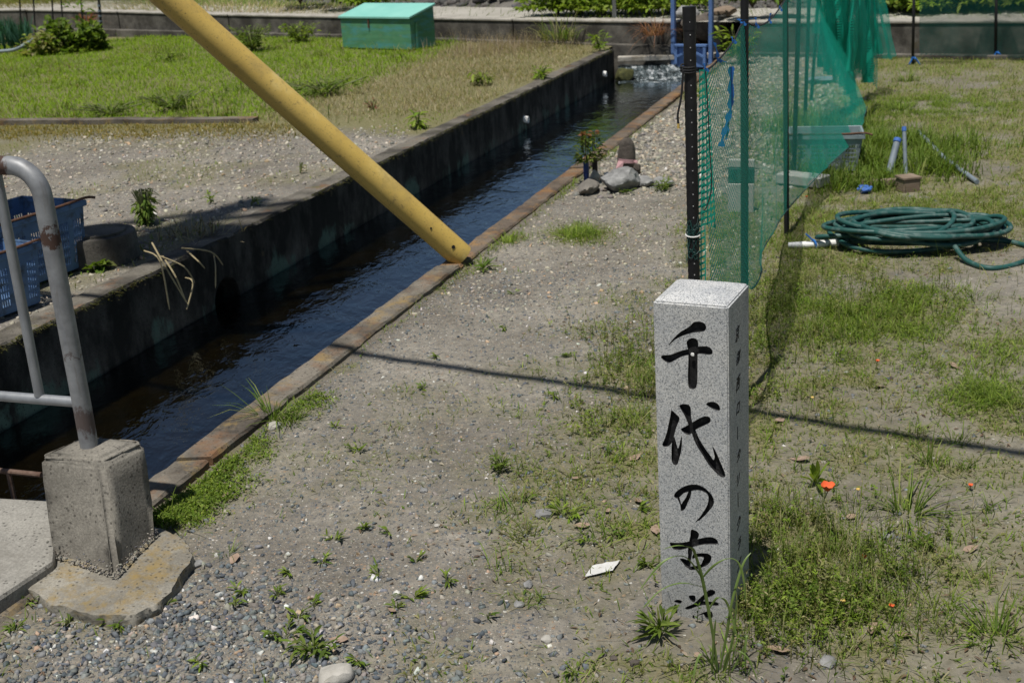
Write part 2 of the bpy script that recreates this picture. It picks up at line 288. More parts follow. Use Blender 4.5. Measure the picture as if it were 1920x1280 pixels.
def net_mat(name, colr, cover_a, cover_b, per=.017):
    m, n, l, b = new_mat(name)
    uv = n.new('ShaderNodeUVMap'); sp = n.new('ShaderNodeSeparateXYZ'); l.new(uv.outputs[0], sp.inputs[0])
    def line(v, period, width):
        q = mathn(n, l, 'FRACT', mathn(n, l, 'DIVIDE', v, period)); return mathn(n, l, 'LESS_THAN', q, width)
    a = mathn(n, l, 'ADD', sp.outputs[1], mathn(n, l, 'MULTIPLY', sp.outputs[0], .55))
    g = mathn(n, l, 'MAXIMUM', line(a, per, cover_a), line(sp.outputs[0], per * .5, cover_b))
    b.inputs['Base Color'].default_value = (*colr, 1); b.inputs['Roughness'].default_value = .5; b.inputs['Specular IOR Level'].default_value = .4
    tl = n.new('ShaderNodeBsdfTranslucent'); tl.inputs[0].default_value = (*[c * 1.1 for c in colr], 1)
    m1 = n.new('ShaderNodeMixShader'); m1.inputs[0].default_value = .4; l.new(b.outputs[0], m1.inputs[1]); l.new(tl.outputs[0], m1.inputs[2])
    tp = n.new('ShaderNodeBsdfTransparent'); m2 = n.new('ShaderNodeMixShader'); l.new(g, m2.inputs[0]); l.new(tp.outputs[0], m2.inputs[1]); l.new(m1.outputs[0], m2.inputs[2])
    l.new(m2.outputs[0], n['Material Output'].inputs[0])
    return m
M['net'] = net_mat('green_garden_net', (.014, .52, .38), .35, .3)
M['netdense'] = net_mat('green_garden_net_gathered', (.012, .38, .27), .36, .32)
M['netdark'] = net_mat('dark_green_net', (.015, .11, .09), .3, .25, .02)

# ------------------------------------------------------------------ mesh helpers
def link(o, parent=None):
    col.objects.link(o)
    if parent is not None: o.parent = parent
    return o
def tag(o, label=None, cat=None, group=None, kind=None):
    for k, v in (('label', label), ('category', cat), ('group', group), ('kind', kind)):
        if v: o[k] = v
    return o
def empty(name, loc=(0, 0, 0), rz=0, label=None, cat=None, group=None):
    o = bpy.data.objects.new(name, None); link(o); o.location = loc; o.rotation_euler = (0, 0, rz); o.empty_display_size = .1
    return tag(o, label, cat, group)
class MB:
    def __init__(s): s.v = []; s.f = []; s.uv = None
    def add(s, vs, fs):
        k = len(s.v); s.v += [tuple(p) for p in vs]; s.f += [tuple(i + k for i in q) for q in fs]; return s
    def box(s, c, d, rz=0, taper=(1, 1), mat=None):
        x, y, z = d[0] / 2, d[1] / 2, d[2] / 2; vs = []
        for zz, t in ((-z, (1, 1)), (z, taper)):
            for a, b_ in ((-1, -1), (1, -1), (1, 1), (-1, 1)): vs.append(Vector((a * x * t[0], b_ * y * t[1], zz)))
        Mx = mat or Matrix.Rotation(rz, 4, 'Z'); vs = [Mx @ p + Vector(c) for p in vs]
        return s.add(vs, [(0, 3, 2, 1), (4, 5, 6, 7), (0, 1, 5, 4), (1, 2, 6, 5), (2, 3, 7, 6), (3, 0, 4, 7)])
    def tube(s, pts, rad, n=10, cap=True):
        pts = [Vector(p) for p in pts]; m = len(pts); rad = rad if hasattr(rad, '__len__') else [rad] * m
        k0 = len(s.v); t0 = (pts[1] - pts[0]).normalized()
        ref = Vector((0, 0, 1)) if abs(t0.z) < .9 else Vector((1, 0, 0)); nrm = t0.cross(ref).normalized(); prev = t0
        for i, p in enumerate(pts):
            t = (pts[min(i + 1, m - 1)] - pts[max(i - 1, 0)]).normalized()
            nrm = (nrm - t * nrm.dot(t)).normalized(); bn = t.cross(nrm)
            for j in range(n):
                a = 2 * math.pi * j / n; s.v.append(tuple(p + (nrm * math.cos(a) + bn * math.sin(a)) * rad[i]))
        for i in range(m - 1):
            for j in range(n):
                a = k0 + i * n + j; b_ = k0 + i * n + (j + 1) % n; s.f.append((a, b_, b_ + n, a + n))
        if cap: s.f.append(tuple(range(k0 + n - 1, k0 - 1, -1))); s.f.append(tuple(range(k0 + (m - 1) * n, k0 + m * n)))
        return s
    def prism(s, poly, z0, z1):
        n = len(poly); return s.add([(p[0], p[1], z0) for p in poly] + [(p[0], p[1], z1) for p in poly],
            [tuple(range(n - 1, -1, -1)), tuple(range(n, 2 * n))] + [(i, (i + 1) % n, n + (i + 1) % n, n + i) for i in range(n)])
    def build(s, name, mat, parent=None, smooth=False, bevel=0, seg=2, subsurf=0):
        me = bpy.data.meshes.new(name); me.from_pydata(s.v, [], s.f); me.materials.append(mat)
        if bevel or True:
            bm = bmesh.new(); bm.from_mesh(me); bmesh.ops.recalc_face_normals(bm, faces=bm.faces)
            if bevel: bmesh.ops.bevel(bm, geom=[e for e in bm.edges if e.calc_face_angle(0) > .5], offset=bevel, segments=seg, affect='EDGES', profile=.5)
            bm.to_mesh(me); bm.free()
        if smooth:
            me.polygons.foreach_set('use_smooth', [True] * len(me.polygons))
            if smooth == 'auto': me.set_sharp_from_angle(angle=R(40))
        o = bpy.data.objects.new(name, me); link(o, parent); return o
def fix_parent(parent, *objs):
    for o in objs: o.parent = parent
def local(parent, p):        # world point -> coordinates under an unrotated or z-rotated empty
    return Matrix.Rotation(-parent.rotation_euler.z, 4, 'Z') @ (Vector(p) - parent.location)
def ico(sub=2):
    bm = bmesh.new(); bmesh.ops.create_icosphere(bm, subdivisions=sub, radius=1); vs = np.array([v.co[:] for v in bm.verts]); fs = np.array([[v.index for v in f.verts] for f in bm.faces]); bm.free(); return vs, fs
ICO1 = ico(1); ICO3 = ico(3); ICO4 = ico(4)
def rock(name, loc, size, mat, seed=0, rough=.3, parent=None, rot=0, flat=False, sub=3):
    vs, fs = ICO3 if sub == 3 else ICO4; out = []
    rng = random.Random(seed); planes = [(Vector((rng.gauss(0, 1), rng.gauss(0, 1), rng.gauss(0, 1))).normalized(), rng.uniform(.62, .9)) for _ in range(9)]
    for p in vs:
        d = Vector(p); r = 1 + rough * (mnoise.noise(d * 1.3 + Vector((seed * 3.1, 0, 0)))) + rough * .35 * mnoise.noise(d * 4 + Vector((0, seed * 2.3, 0)))
        q = d * r
        for pn, pd in planes:
            k = q.dot(pn)
            if k > pd: q = q - pn * (k - pd) * .85
        out.append((q.x * size[0], q.y * size[1], q.z * size[2]))
    me = bpy.data.meshes.new(name); me.from_pydata(out, [], [tuple(int(i) for i in f) for f in fs]); me.materials.append(mat)
    me.polygons.foreach_set('use_smooth', [not flat] * len(me.polygons))
    if not flat: me.set_sharp_from_angle(angle=R(32))
    o = bpy.data.objects.new(name, me); link(o, parent); o.location = loc; o.rotation_euler = (0, 0, rot); return o
def np_mesh(name, V, F, C, mat, parent=None, smooth=False):
    """V (n,3), F (m,3) triangles, C (n,3) colours"""
    me = bpy.data.meshes.new(name); n, m = len(V), len(F)
    me.vertices.add(n); me.vertices.foreach_set('co', np.ascontiguousarray(V, np.float32).ravel())
    me.loops.add(m * 3); me.loops.foreach_set('vertex_index', np.ascontiguousarray(F, np.int32).ravel())
    me.polygons.add(m); me.polygons.foreach_set('loop_start', np.arange(0, m * 3, 3, dtype=np.int32))
    if smooth: me.polygons.foreach_set('use_smooth', np.ones(m, bool))
    me.update(calc_edges=True)
    if C is not None:
        ca = me.color_attributes.new('Col', 'FLOAT_COLOR', 'POINT'); ca.data.foreach_set('color', np.concatenate([C, np.ones((n, 1))], 1).astype(np.float32).ravel())
    me.materials.append(mat); o = bpy.data.objects.new(name, me); link(o, parent); return o
def palette(n, cols, weights, jit=.15, rng=RNG):
    cols = np.array(cols); k = rng.choice(len(cols), n, p=np.array(weights) / sum(weights)); c = cols[k]
    return c * (1 + jit * rng.standard_normal((n, 1))).clip(.5, 1.6) * (1 + .03 * rng.standard_normal((n, 3)))
def height(x, y): # ground relief of the path side
    return .03 * (fbm(x, y, .9, 3, 5) - .5) + .02 * (fbm(x, y, 5, 4, 9) - .5)
def height_left(x, y): return Z_LEFT - .012 + .04 * (fbm(x, y, .7, 3, 15) - .5) + .012 * (fbm(x, y, 5, 2, 19) - .5)
# ---- pebbles: angular crushed chips
CHIP = (np.array([(-1, -1, -1), (1, -1, -1), (1, 1, -1), (-1, 1, -1), (-1, -1, 1), (1, -1, 1), (1, 1, 1), (-1, 1, 1)], float) * .72, np.array([(0, 2, 1), (0, 3, 2), (4, 5, 6), (4, 6, 7), (0, 1, 5), (0, 5, 4), (1, 2, 6), (1, 6, 5), (2, 3, 7), (2, 7, 6), (3, 0, 4), (3, 4, 7)]))
def pebbles(P, size, C, rng=RNG, flat=.6):
    n = len(P); vs, fs = CHIP; k = len(vs)
    V = np.repeat(vs[None], n, 0) + rng.uniform(-.42, .42, (n, k, 3))
    V[:, 4:, :2] *= rng.uniform(.25, .95, (n, 1, 2)); V[:, 4:, :2] += rng.uniform(-.3, .3, (n, 1, 2))
    sc = np.stack([rng.uniform(.85, 1.45, n), rng.uniform(.6, 1.1, n), rng.uniform(.35, .85, n)], 1)
    V = V * sc[:, None] * size[:, None, None]
    for ax in (0, 1):
        tl = rng.normal(0, .38, n); c, s_ = np.cos(tl)[:, None], np.sin(tl)[:, None]; b = 1 - ax; W_ = V.copy(); W_[..., b] = V[..., b] * c - V[..., 2] * s_; W_[..., 2] = V[..., b] * s_ + V[..., 2] * c; V = W_
    a = rng.uniform(0, 6.28, n); c, s_ = np.cos(a)[:, None], np.sin(a)[:, None]; V = np.stack([V[..., 0] * c - V[..., 1] * s_, V[..., 0] * s_ + V[..., 1] * c, V[..., 2]], -1)
    V = V + P[:, None]
    F = fs[None] + (np.arange(n) * k)[:, None, None]
    return V.reshape(-1, 3), F.reshape(-1, 3), np.repeat(C, k, 0)
# ---- grass blades: four levels, curved
def blades(P, az, L, W, lean, droop, C, rng=RNG, tipc=1.25):
    n = len(P); ts = np.array([0, .35, .7, 1.0]); wd = np.array([.8, 1, .65, .05])
    d = np.stack([np.cos(az), np.sin(az), np.zeros(n)], 1); side = np.stack([-np.sin(az), np.cos(az), np.zeros(n)], 1)
    V = np.zeros((n, 8, 3)); CC = np.zeros((n, 8, 3))
    for i, t in enumerate(ts):
        h = L * (np.sin(lean) * t + droop * t * t * .5); z = L * (np.cos(lean) * t - droop * t * t * t * .55)
        p = P + d * h[:, None]; p[:, 2] += z
        w = (W * wd[i] * .5)[:, None]
        V[:, 2 * i] = p - side * w; V[:, 2 * i + 1] = p + side * w
        CC[:, 2 * i] = CC[:, 2 * i + 1] = C * (.8 + (tipc - .8) * t)
    base = np.array([[0, 1, 3], [0, 3, 2], [2, 3, 5], [2, 5, 4], [4, 5, 7], [4, 7, 6]])
    F = base[None] + (np.arange(n) * 8)[:, None, None]
    return V.reshape(-1, 3), F.reshape(-1, 3), CC.reshape(-1, 3)
def blades_lo(P, az, L, W, lean, droop, C, rng=RNG, tipc=1.25):
    n = len(P); d = np.stack([np.cos(az), np.sin(az), np.zeros(n)], 1); side = np.stack([-np.sin(az), np.cos(az), np.zeros(n)], 1); V = np.zeros((n, 5, 3)); CC = np.zeros((n, 5, 3))
    def at_(t): h = L * (np.sin(lean) * t + droop * t * t * .5); p = P + d * h[:, None]; p[:, 2] += L * (np.cos(lean) * t - droop * t ** 3 * .55); return p
    a, b, c = at_(0), at_(.55), at_(1.0); w = (W * .5)[:, None]
    V[:, 0], V[:, 1], V[:, 2], V[:, 3], V[:, 4] = a - side * w, a + side * w, b - side * w * .8, b + side * w * .8, c
    for i, t in enumerate((0, 0, .55, .55, 1)): CC[:, i] = C * (.8 + (tipc - .8) * t)
    F = np.array([[0, 1, 3], [0, 3, 2], [2, 3, 4]])[None] + (np.arange(n) * 5)[:, None, None]
    return V.reshape(-1, 3), F.reshape(-1, 3), CC.reshape(-1, 3)
# ---- leaves: folded lance shapes at any place, direction and pitch
def leaves(P, az, pitch, L, W, C, rng=RNG, fold=.25, bend=.35):
    n = len(P); d = np.stack([np.cos(az) * np.cos(pitch), np.sin(az) * np.cos(pitch), np.sin(pitch)], 1)
    side = np.stack([-np.sin(az), np.cos(az), np.zeros(n)], 1); up = np.cross(d, side)
    up = np.where(up[:, 2:3] < 0, -up, up); roll = rng.normal(0, .35, n)[:, None]; s2 = side * np.cos(roll) + up * np.sin(roll)
    L_ = L[:, None]; W_ = W[:, None]
    m1 = P + d * L_ * .4; m2 = P + d * L_ * .75 - np.array([0, 0, 1]) * L_ * bend * .18; tip = P + d * L_ - np.array([0, 0, 1]) * L_ * bend * .45
    V = np.stack([P, m1 - s2 * W_ * .5 + up * W_ * fold, m1, m1 + s2 * W_ * .5 + up * W_ * fold, m2 - s2 * W_ * .36 + up * W_ * fold * .7, m2, m2 + s2 * W_ * .36 + up * W_ * fold * .7, tip], 1)
    base = np.array([[0, 2, 1], [0, 3, 2], [1, 2, 5], [1, 5, 4], [2, 3, 6], [2, 6, 5], [4, 5, 7], [5, 6, 7]])
    F = base[None] + (np.arange(n) * 8)[:, None, None]
    return V.reshape(-1, 3), F.reshape(-1, 3), np.repeat(C, 8, 0)
def merge(parts):
    V, F, C = [], [], []; k = 0
    for v, f, c in parts: V.append(v); F.append(f + k); C.append(c); k += len(v)
    return np.concatenate(V), np.concatenate(F), np.concatenate(C)
GREEN = [(.085, .14, .02), (.12, .185, .03), (.16, .225, .042), (.21, .25, .07)]; GW = [2, 4, 3, 1]
BRIGHT = [(.145, .225, .024), (.19, .27, .035), (.24, .31, .055)]; BW = [2, 3, 2]
OLIVE = [(.13, .155, .04), (.19, .205, .065), (.25, .245, .1), (.3, .275, .145)]; OW = [2, 4, 3, 2]
DRY = [(.33, .265, .17), (.42, .35, .24), (.25, .19, .115), (.48, .42, .31)]; DW = [3, 3, 2, 1]
GREY = [(.082, .096, .108), (.118, .132, .142), (.165, .175, .178), (.22, .208, .18), (.29, .27, .225), (.34, .25, .175), (.55, .54, .51)]; SW = [3.5, 4.5, 4, 3, 2, .45, .5]
TAN = [(.17, .165, .15), (.26, .24, .2), (.34, .31, .25), (.42, .38, .3), (.36, .26, .17), (.56, .54, .5)]; TW = [2.8, 3.2, 3, 1.3, .6, .2]
def sprigs(P, H, nl, C, rng=RNG, leaf=(.012, .005), spread=.3):
    """upright stems with many small leaves"""
    n = len(P); az = rng.uniform(0, 6.28, n); lean = np.abs(rng.normal(0, spread, n)); k = nl
    top = P + np.stack([np.cos(az) * np.sin(lean) * H, np.sin(az) * np.sin(lean) * H, np.cos(lean) * H], 1)
    st = blades(P, az, H, np.full(n, .0018), lean, np.zeros(n), C * .8)
    t = rng.uniform(.15, 1.02, (n, k)); LP = P[:, None] + (top - P)[:, None] * t[..., None]; LP = LP.reshape(-1, 3); m = len(LP)
    lv = leaves(LP, rng.uniform(0, 6.28, m), rng.normal(.35, .4, m), rng.uniform(.6, 1.3, m) * leaf[0], rng.uniform(.7, 1.3, m) * leaf[1], np.repeat(C, k, 0) * (1 + .15 * rng.standard_normal((m, 1))).clip(.6, 1.5))
    return merge([st, lv])
def ground_pts(n, test, box, hf=height, rng=RNG):
    """random points on the ground, kept with probability test(x, y); box in (s, y)"""
    s = rng.uniform(box[0], box[1], n); y = rng.uniform(box[2], box[3], n); x = s + SL * y
    k = rng.uniform(0, 1, n) < test(s, x, y); x, y = x[k], y[k]
    return np.stack([x, y, hf(x, y)], 1)

# ================================================================== THE SETTING
def blob_field(B, x, y):
    v = np.zeros_like(x)
    for (cx, cy, r, k) in B:
        d2 = ((x - cx) ** 2 + (y - cy) ** 2) / (r * r); v = np.maximum(v, k * np.exp(-d2))
    return v
def W(lst, z=0): return [(*G(a, b, z)[:2], r, k) for a, b, r, k in lst]
PATCH = W([(1640, 590, .3, 1.1), (1500, 570, .25, .7), (1515, 1010, .17, 1.1), (1500, 1110, .16, 1), (1600, 1130, .16, .8), (1445, 900, .12, .7), (1150, 800, .18, .9), (1190, 860, .14, .9), (1180, 990, .11, .9), (1090, 950, .1, .7), (1210, 700, .2, .9),
           (380, 915, .13, 1.1), (450, 850, .1, 1), (330, 970, .1, 1), (540, 775, .1, .7), (1090, 437, .16, 1.1), (950, 445, .09, 1), (1190, 890, .13, .55), (1050, 960, .09, .6), (1110, 1000, .09, .4),
           (1450, 480, .15, .5), (1800, 640, .3, .6), (1690, 340, .4, 1), (1560, 300, .35, 1), (1640, 400, .3, .7), (1850, 1000, .2, .5), (1850, 745, .2, .8), (1730, 470, .3, .5), (1790, 1180, .14, .6), (1860, 1170, .1, .9), (1700, 930, .14, .4),
           (1640, 220, .5, .8), (1760, 220, .6, .6), (1280, 180, .25, .9), (1380, 130, .4, 1), (1500, 180, .5, .8), (1800, 130, .8, .6), (1240, 340, .08, .8), (900, 500, .07, .4), (1480, 420, .2, .5), (1560, 640, .35, .6), (1700, 720, .25, .45), (1560, 800, .25, .5), (1760, 830, .2, .35), (1620, 1060, .15, .6), (1850, 880, .2, .5), (1700, 1150, .2, .55), (1880, 650, .3, .6), (1450, 720, .2, .6), (640, 690, .06, .6), (700, 620, .05, .5), (820, 540, .05, .4), (1000, 700, .12, .35), (900, 760, .12, .3), (1120, 620, .15, .35), (1180, 560, .15, .4), (760, 740, .1, .3)])
def green_right(s, x, y):
    n1 = fbm(x, y, 1.6, 4, 31); n2 = fbm(x, y, 7, 3, 37)
    field = sstep(-1.0, -.55, s); lvl = field * (.58 + .08 * sstep(6, 9, y)) + (1 - field) * .2
    edge = .35 * sstep(.35, .0, np.abs(s + .95))                      # weeds along the foot of the net
    n3 = fbm(x, y, 16, 2, 39); g = np.clip((n1 * .5 + n2 * .32 + n3 * .18 - .5) * 5.0 + (lvl + edge) * 1.2 - .2, 0, 1)
    return np.clip(np.maximum(g * (.3 + .7 * np.maximum(field, edge * 2)), blob_field(PATCH, x, y) * (.45 + 1.1 * n2)), 0, 1)
def gravel_right(s, x, y):
    path = sstep(-.45, -1.0, s); return np.clip(.25 + .75 * path * (.55 + .9 * (fbm(x, y, 1.3, 3, 41) - .25)), 0, 1)
E_LAWN = [G(*p, Z_LEFT) for p in [(-300, 236), (0, 231), (480, 228), (640, 152), (830, 98), (900, 80)]]
def lawn_mask(x, y):
    # 1 beyond the edging strip and left of the dry verge
    a, b = E_LAWN[1], E_LAWN[2]; nx, ny = -(b.y - a.y), (b.x - a.x); L = math.hypot(nx, ny); d1 = ((x - a.x) * nx + (y - a.y) * ny) / L
    a, b = E_LAWN[2], E_LAWN[4]; nx, ny = -(b.y - a.y), (b.x - a.x); L = math.hypot(nx, ny); d2 = ((x - a.x) * nx + (y - a.y) * ny) / L
    return d1, d2 + .35 * (fbm(x, y, 1.2, 3, 51) - .5)
def zone_mesh(name, S, Y, hf, zone, slope=SL):
    ss, yy = np.meshgrid(S, Y, indexing='ij'); x = ss + slope * yy; z = hf(x, yy); V = np.stack([x, yy, z], -1).reshape(-1, 3)
    a, b = len(S), len(Y); idx = np.arange(a * b).reshape(a, b)
    q0, q1, q2, q3 = idx[:-1, :-1].ravel(), idx[1:, :-1].ravel(), idx[1:, 1:].ravel(), idx[:-1, 1:].ravel()
    F = np.concatenate([np.stack([q0, q1, q2], 1), np.stack([q0, q2, q3], 1)])
    o = np_mesh(name, V, F, None, M['ground'], smooth=True)
    ca = o.data.color_attributes.new('Zone', 'FLOAT_COLOR', 'POINT')
    zc = np.stack([*zone(ss.ravel(), V[:, 0], V[:, 1]), np.ones(len(V))], 1); ca.data.foreach_set('color', zc.astype(np.float32).ravel())
    return tag(o, kind='structure')
def grade(a, b, d, far, g=1.18):
    v = list(np.arange(a, b, d)); st = d
    while v[-1] < far: st *= g; v.append(v[-1] + st)
    return np.array(v)
# the wide ground under everything
o = MB().add([(-600, -600, -.85), (600, -600, -.85), (600, 600, -.85), (-600, 600, -.85)], [(0, 1, 2, 3)]).build('ground', M['soil']); tag(o, kind='structure')
Sg = grade(S_KERB_OUT - .03, 2.6, .035, 45); Yg = np.concatenate([-grade(-1.9, -1.8, .05, 12)[::-1], grade(1.9, 8.5, .035, 14.5, 1.1)])
Yg = np.unique(np.clip(Yg, -12, 15.5))
tag(zone_mesh('yard_ground', Sg, Yg, height, lambda s, x, y: (gravel_right(s, x, y), np.clip(green_right(s, x, y) * 1.1, 0, 1), .5 * sstep(.1, .0, s - S_KERB_OUT))), kind='structure')
def zl(s, x, y):
    d1, d2 = lawn_mask(x, y); lawn = sstep(-.7, -.1, d1 + .3 * (fbm(x, y, 2.5, 3, 53) - .5)) ; dry = sstep(8.2, 9.6, y + .8 * (fbm(x, y, 1, 3, 54) - .5))
    return np.clip(.95 - lawn, 0, 1), np.clip(np.maximum(lawn, dry * .8) + .5 * sstep(.55, .7, fbm(x, y, 1.4, 4, 55)), 0, 1), .0 * s
Sl = -grade(-(S_WALL - .13), 7.6, .06, 40, 1.2)[::-1]; Yl = grade(3.3, 11, .06, 28, 1.12)
zone_mesh('left_bank', Sl, Yl, height_left, zl)
# canal
def canal_sheet(name, s0, s1, y0, y1, z, mat, n=1):
    m = MB(); m.add([(sx(s0, y0), y0, z), (sx(s1, y0), y0, z), (sx(s1, y1), y1, z), (sx(s0, y1), y1, z)], [(0, 1, 2, 3)]); o = m.build(name, mat)
    if o.data.polygons[0].normal.z < 0: o.data.flip_normals()
    return tag(o, kind='structure')
canal_sheet('canal_bed', S_WALL - .02, S_KERB_IN + .02, -8, 15, -.33, M['bed'])
canal_sheet('canal_water', S_WALL - .02, S_KERB_IN + .02, -8, 12.92, Z_WATER, M['water'])
canal_sheet('weir_pool_water', S_WALL - .02, S_KERB_IN + .02, 13.02, 14.2, -.1, M['water'])

def slab_run(name, s0, s1, y0, y1, z0, z1, mat, step=.12, jit=.006, bev=.012, parent=None, seed=1):
    """a long cast strip beside the canal with a slightly uneven worn edge"""
    ys = np.arange(y0, y1 + step * .5, step); ys[-1] = y1; m = MB(); rng = random.Random(seed)
    prof = [(s0, z0), (s0, z1 - bev), (s0 + bev, z1), (s1 - bev, z1), (s1, z1 - bev), (s1, z0)]
    k = len(prof)
    for y in ys:
        for i, (s, z) in enumerate(prof):
            js = rng.gauss(0, jit) if 0 < i < 5 else 0; jz = rng.gauss(0, jit * .5) if 0 < i < 5 else 0
            m.v.append((sx(s + js, y), y, z + jz))
    for j in range(len(ys) - 1):
        for i in range(k): a = j * k + i; b = j * k + (i + 1) % k; m.f.append((a, b, b + k, a + k))
    m.f.append(tuple(range(k))); m.f.append(tuple(range((len(ys) - 1) * k, len(ys) * k)))
    return m.build(name, mat, parent)
# left canal wall with its drain mouth
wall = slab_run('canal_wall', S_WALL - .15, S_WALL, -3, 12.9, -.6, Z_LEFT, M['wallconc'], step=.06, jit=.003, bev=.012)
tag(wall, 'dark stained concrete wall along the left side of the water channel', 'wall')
hole = MB(); hc = Vector((sx(S_WALL, 5.63), 5.63, -.2)); hole.tube([hc - CN * .6, hc + CN * .2], .115, 28); ho = hole.build('cut', M['wallconc'])
bmod = wall.modifiers.new('b', 'BOOLEAN'); bmod.object = ho; bmod.solver = 'EXACT'
dg = bpy.context.evaluated_depsgraph_get(); me2 = bpy.data.meshes.new_from_object(wall.evaluated_get(dg)); wall.modifiers.clear(); wall.data = me2; bpy.data.objects.remove(ho)
tb = MB(); 
ringv = []
for (d, r) in ((-.012, .128), (-.012, .113), (-.7, .113)):
    for j in range(28):
        a = 2 * math.pi * j / 28; ringv.append(hc + CN * (d) + CD * math.cos(a) * r + Vector((0, 0, math.sin(a) * r)))
tb.add(ringv, [(i * 28 + j, i * 28 + (j + 1) % 28, (i + 1) * 28 + (j + 1) % 28, (i + 1) * 28 + j) for i in range(2) for j in range(28)] + [tuple(range(56, 84))])
tb.build('drain_mouth', M['wallconc'], wall)
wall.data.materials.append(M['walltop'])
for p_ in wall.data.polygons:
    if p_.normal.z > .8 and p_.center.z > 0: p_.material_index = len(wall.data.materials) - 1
for (px, py) in ((983, 222), (1131, 137)):
    d = ray(px, py); A = Vector((S_WALL, 0, 0)); t = None
    # where the line of sight meets the wall face
    t = (S_WALL) / (d.x - SL * d.y); p = Vector((d.x * t, d.y * t, CAM_H + d.z * t))
    m = MB(); n_ = 14; vs_ = []
    for (dd, r) in ((-.03, .028), (.035, .028), (.035, .02), (-.03, .02)):
        for j in range(n_): a = 2 * math.pi * j / n_; vs_.append(p + CN * dd + CD * math.cos(a) * r + Vector((0, 0, math.sin(a) * r - (.012 if dd > 0 else 0))))
    m.add(vs_, [(i * n_ + j, i * n_ + (j + 1) % n_, (i + 1) * n_ + (j + 1) % n_, (i + 1) * n_ + j) for i in range(3) for j in range(n_)])
    m.build('outlet_pipe', M['white'], wall, smooth='auto')
# right kerb, cast in lengths
kerb = empty('canal_kerb', (0, 0, 0), 0, 'low concrete kerb with rusty orange lichen between path and water', 'kerb')
ys = [-3, 1.15, 3.3, 5.26, 7.3, 9.4, 11.3, 13.3]
for i in range(len(ys) - 1):
    slab_run('kerb_length', S_KERB_IN, S_KERB_OUT - .004 * (i % 2), ys[i] + .006, ys[i + 1] - .006, -.6, .018 + .005 * ((i * 7) % 3 - 1), (M['kerbconc'], M['kerbconc'], M['kerbconc'], M['kerbrust'], M['kerbrust'], M['kerbrust'], M['kerbrust'])[i], step=.05, jit=.0022, bev=.009, parent=kerb, seed=i)

# far retaining wall in panels, its footing ledge, the path above and the bank behind
FW = [Vector(p) for p in [(9.6, 8.5), (7.1, 9.9), (5.2, 10.95), (3.55, 11.93), (2.52, 12.55)]]
FL = [Vector(p) for p in [(1.86, 13.0), (.2, 14.25), (-1.9, 15.85), (-3.6, 17.0), (-5.4, 18.1), (-7.0, 18.9), (-8.8, 19.4), (-11, 19.8)]]
def wall_panels(pts, name, label, ztop, ledge):
    t = empty(name, (0, 0, 0), 0, label, 'wall')
    for i in range(len(pts) - 1):
        a, b = pts[i], pts[i + 1]; d = (b - a).normalized(); nrm = Vector((-d.y, d.x));
        if nrm.y > 0: nrm = -nrm
        a2 = a + d * .008; b2 = b - d * .008; zt = ztop(i); zb = ztop(i + 1)
        for nm, o0, o1, z0, z1a, z1b, mt in (('wall_panel', 0, -.2, -.6, zt, zb, M['farconc']), ('ledge', .1, .0, -.6, ledge(i), ledge(i + 1), M['farconc']), ('coping', .012, -.22, None, zt + .03, zb + .03, M['capconc'])):
            vs_ = []
            for (p, z1, zz) in ((a2, z1a, zt), (b2, z1b, zb)):
                zl_ = zz + .001 if z0 is None else z0
                for off, z in ((o0, zl_), (o0, z1), (o1, z1), (o1, zl_)): q = p + nrm * off; vs_.append((q.x, q.y, z))
            MB().add(vs_, [(0, 1, 2, 3), (7, 6, 5, 4), (0, 4, 5, 1), (1, 5, 6, 2), (2, 6, 7, 3), (3, 7, 4, 0)]).build(nm, mt, t, bevel=.008, seg=1)
    return t
wall_panels(FW, 'retaining_wall', 'low stained concrete retaining wall across the right field, behind the netting', lambda i: .315, lambda i: .045)
zt_l = [.315, .32, .335, .36, .41, .46, .5, .5]; zl_l = [.1, .115, .145, .16, .19, .22, .24, .25]
wall_panels(FL, 'retaining_wall', 'low dark concrete retaining wall with ledge behind the green box and lawn', lambda i: zt_l[i], lambda i: zl_l[i])
def upper(name, off0, off1, z0, z1, mat, pts, sub=1, rough=0):
    m = MB(); rows = []
    for k in range(sub + 1):
        f = k / sub; row = []
        for i, p in enumerate(pts):
            zz = 0 if len(p) < 3 else p[2]
            off = off0 + (off1 - off0) * f; q = Vector((p[0] + .5 * off, p[1] + .85 * off)); z = (z0 + (z1 - z0) * f) + zz
            if rough and k: z += rough * (float(fbm(np.array([q.x]), np.array([q.y]), .9, 4, 61)[0]) - .5)
            row.append(len(m.v)); m.v.append((q.x, q.y, z))
        rows.append(row)
    for k in range(sub):
        for i in range(len(pts) - 1): m.f.append((rows[k][i], rows[k + 1][i], rows[k + 1][i + 1], rows[k][i + 1]))
    return tag(m.build(name, mat, smooth=True), kind='structure')
UP = [(16, 5, 0), (9.6, 8.5, 0), (7.1, 9.9, 0), (5.2, 10.95, 0), (3.55, 11.93, 0), (2.2, 12.75, 0), (1.2, 13.5, 0), (.2, 14.25, 0), (-1.9, 15.85, .02), (-3.6, 17, .05), (-5.4, 18.1, .1), (-7, 18.9, .15), (-8.8, 19.4, .19), (-11, 19.8, .19), (-30, 23, .19)]
dense = []
for a, b in zip(UP[:-1], UP[1:]):
    n_ = max(1, int(math.dist(a[:2], b[:2]) / .35))
    for k in range(n_): dense.append(tuple(a[j] + (b[j] - a[j]) * k / n_ for j in range(3)))
dense.append(UP[-1])
upper('upper_path', .12, 1.45, .325, .345, M['pathsand'], dense, 3)
upper('bank', 1.38, 5.5, .335, 1.15, M['soil'], dense, 18, .35)
upper('far_ground', 5.4, 260, 1.05, 1.2, M['soil'], dense[::3], 8, 0)

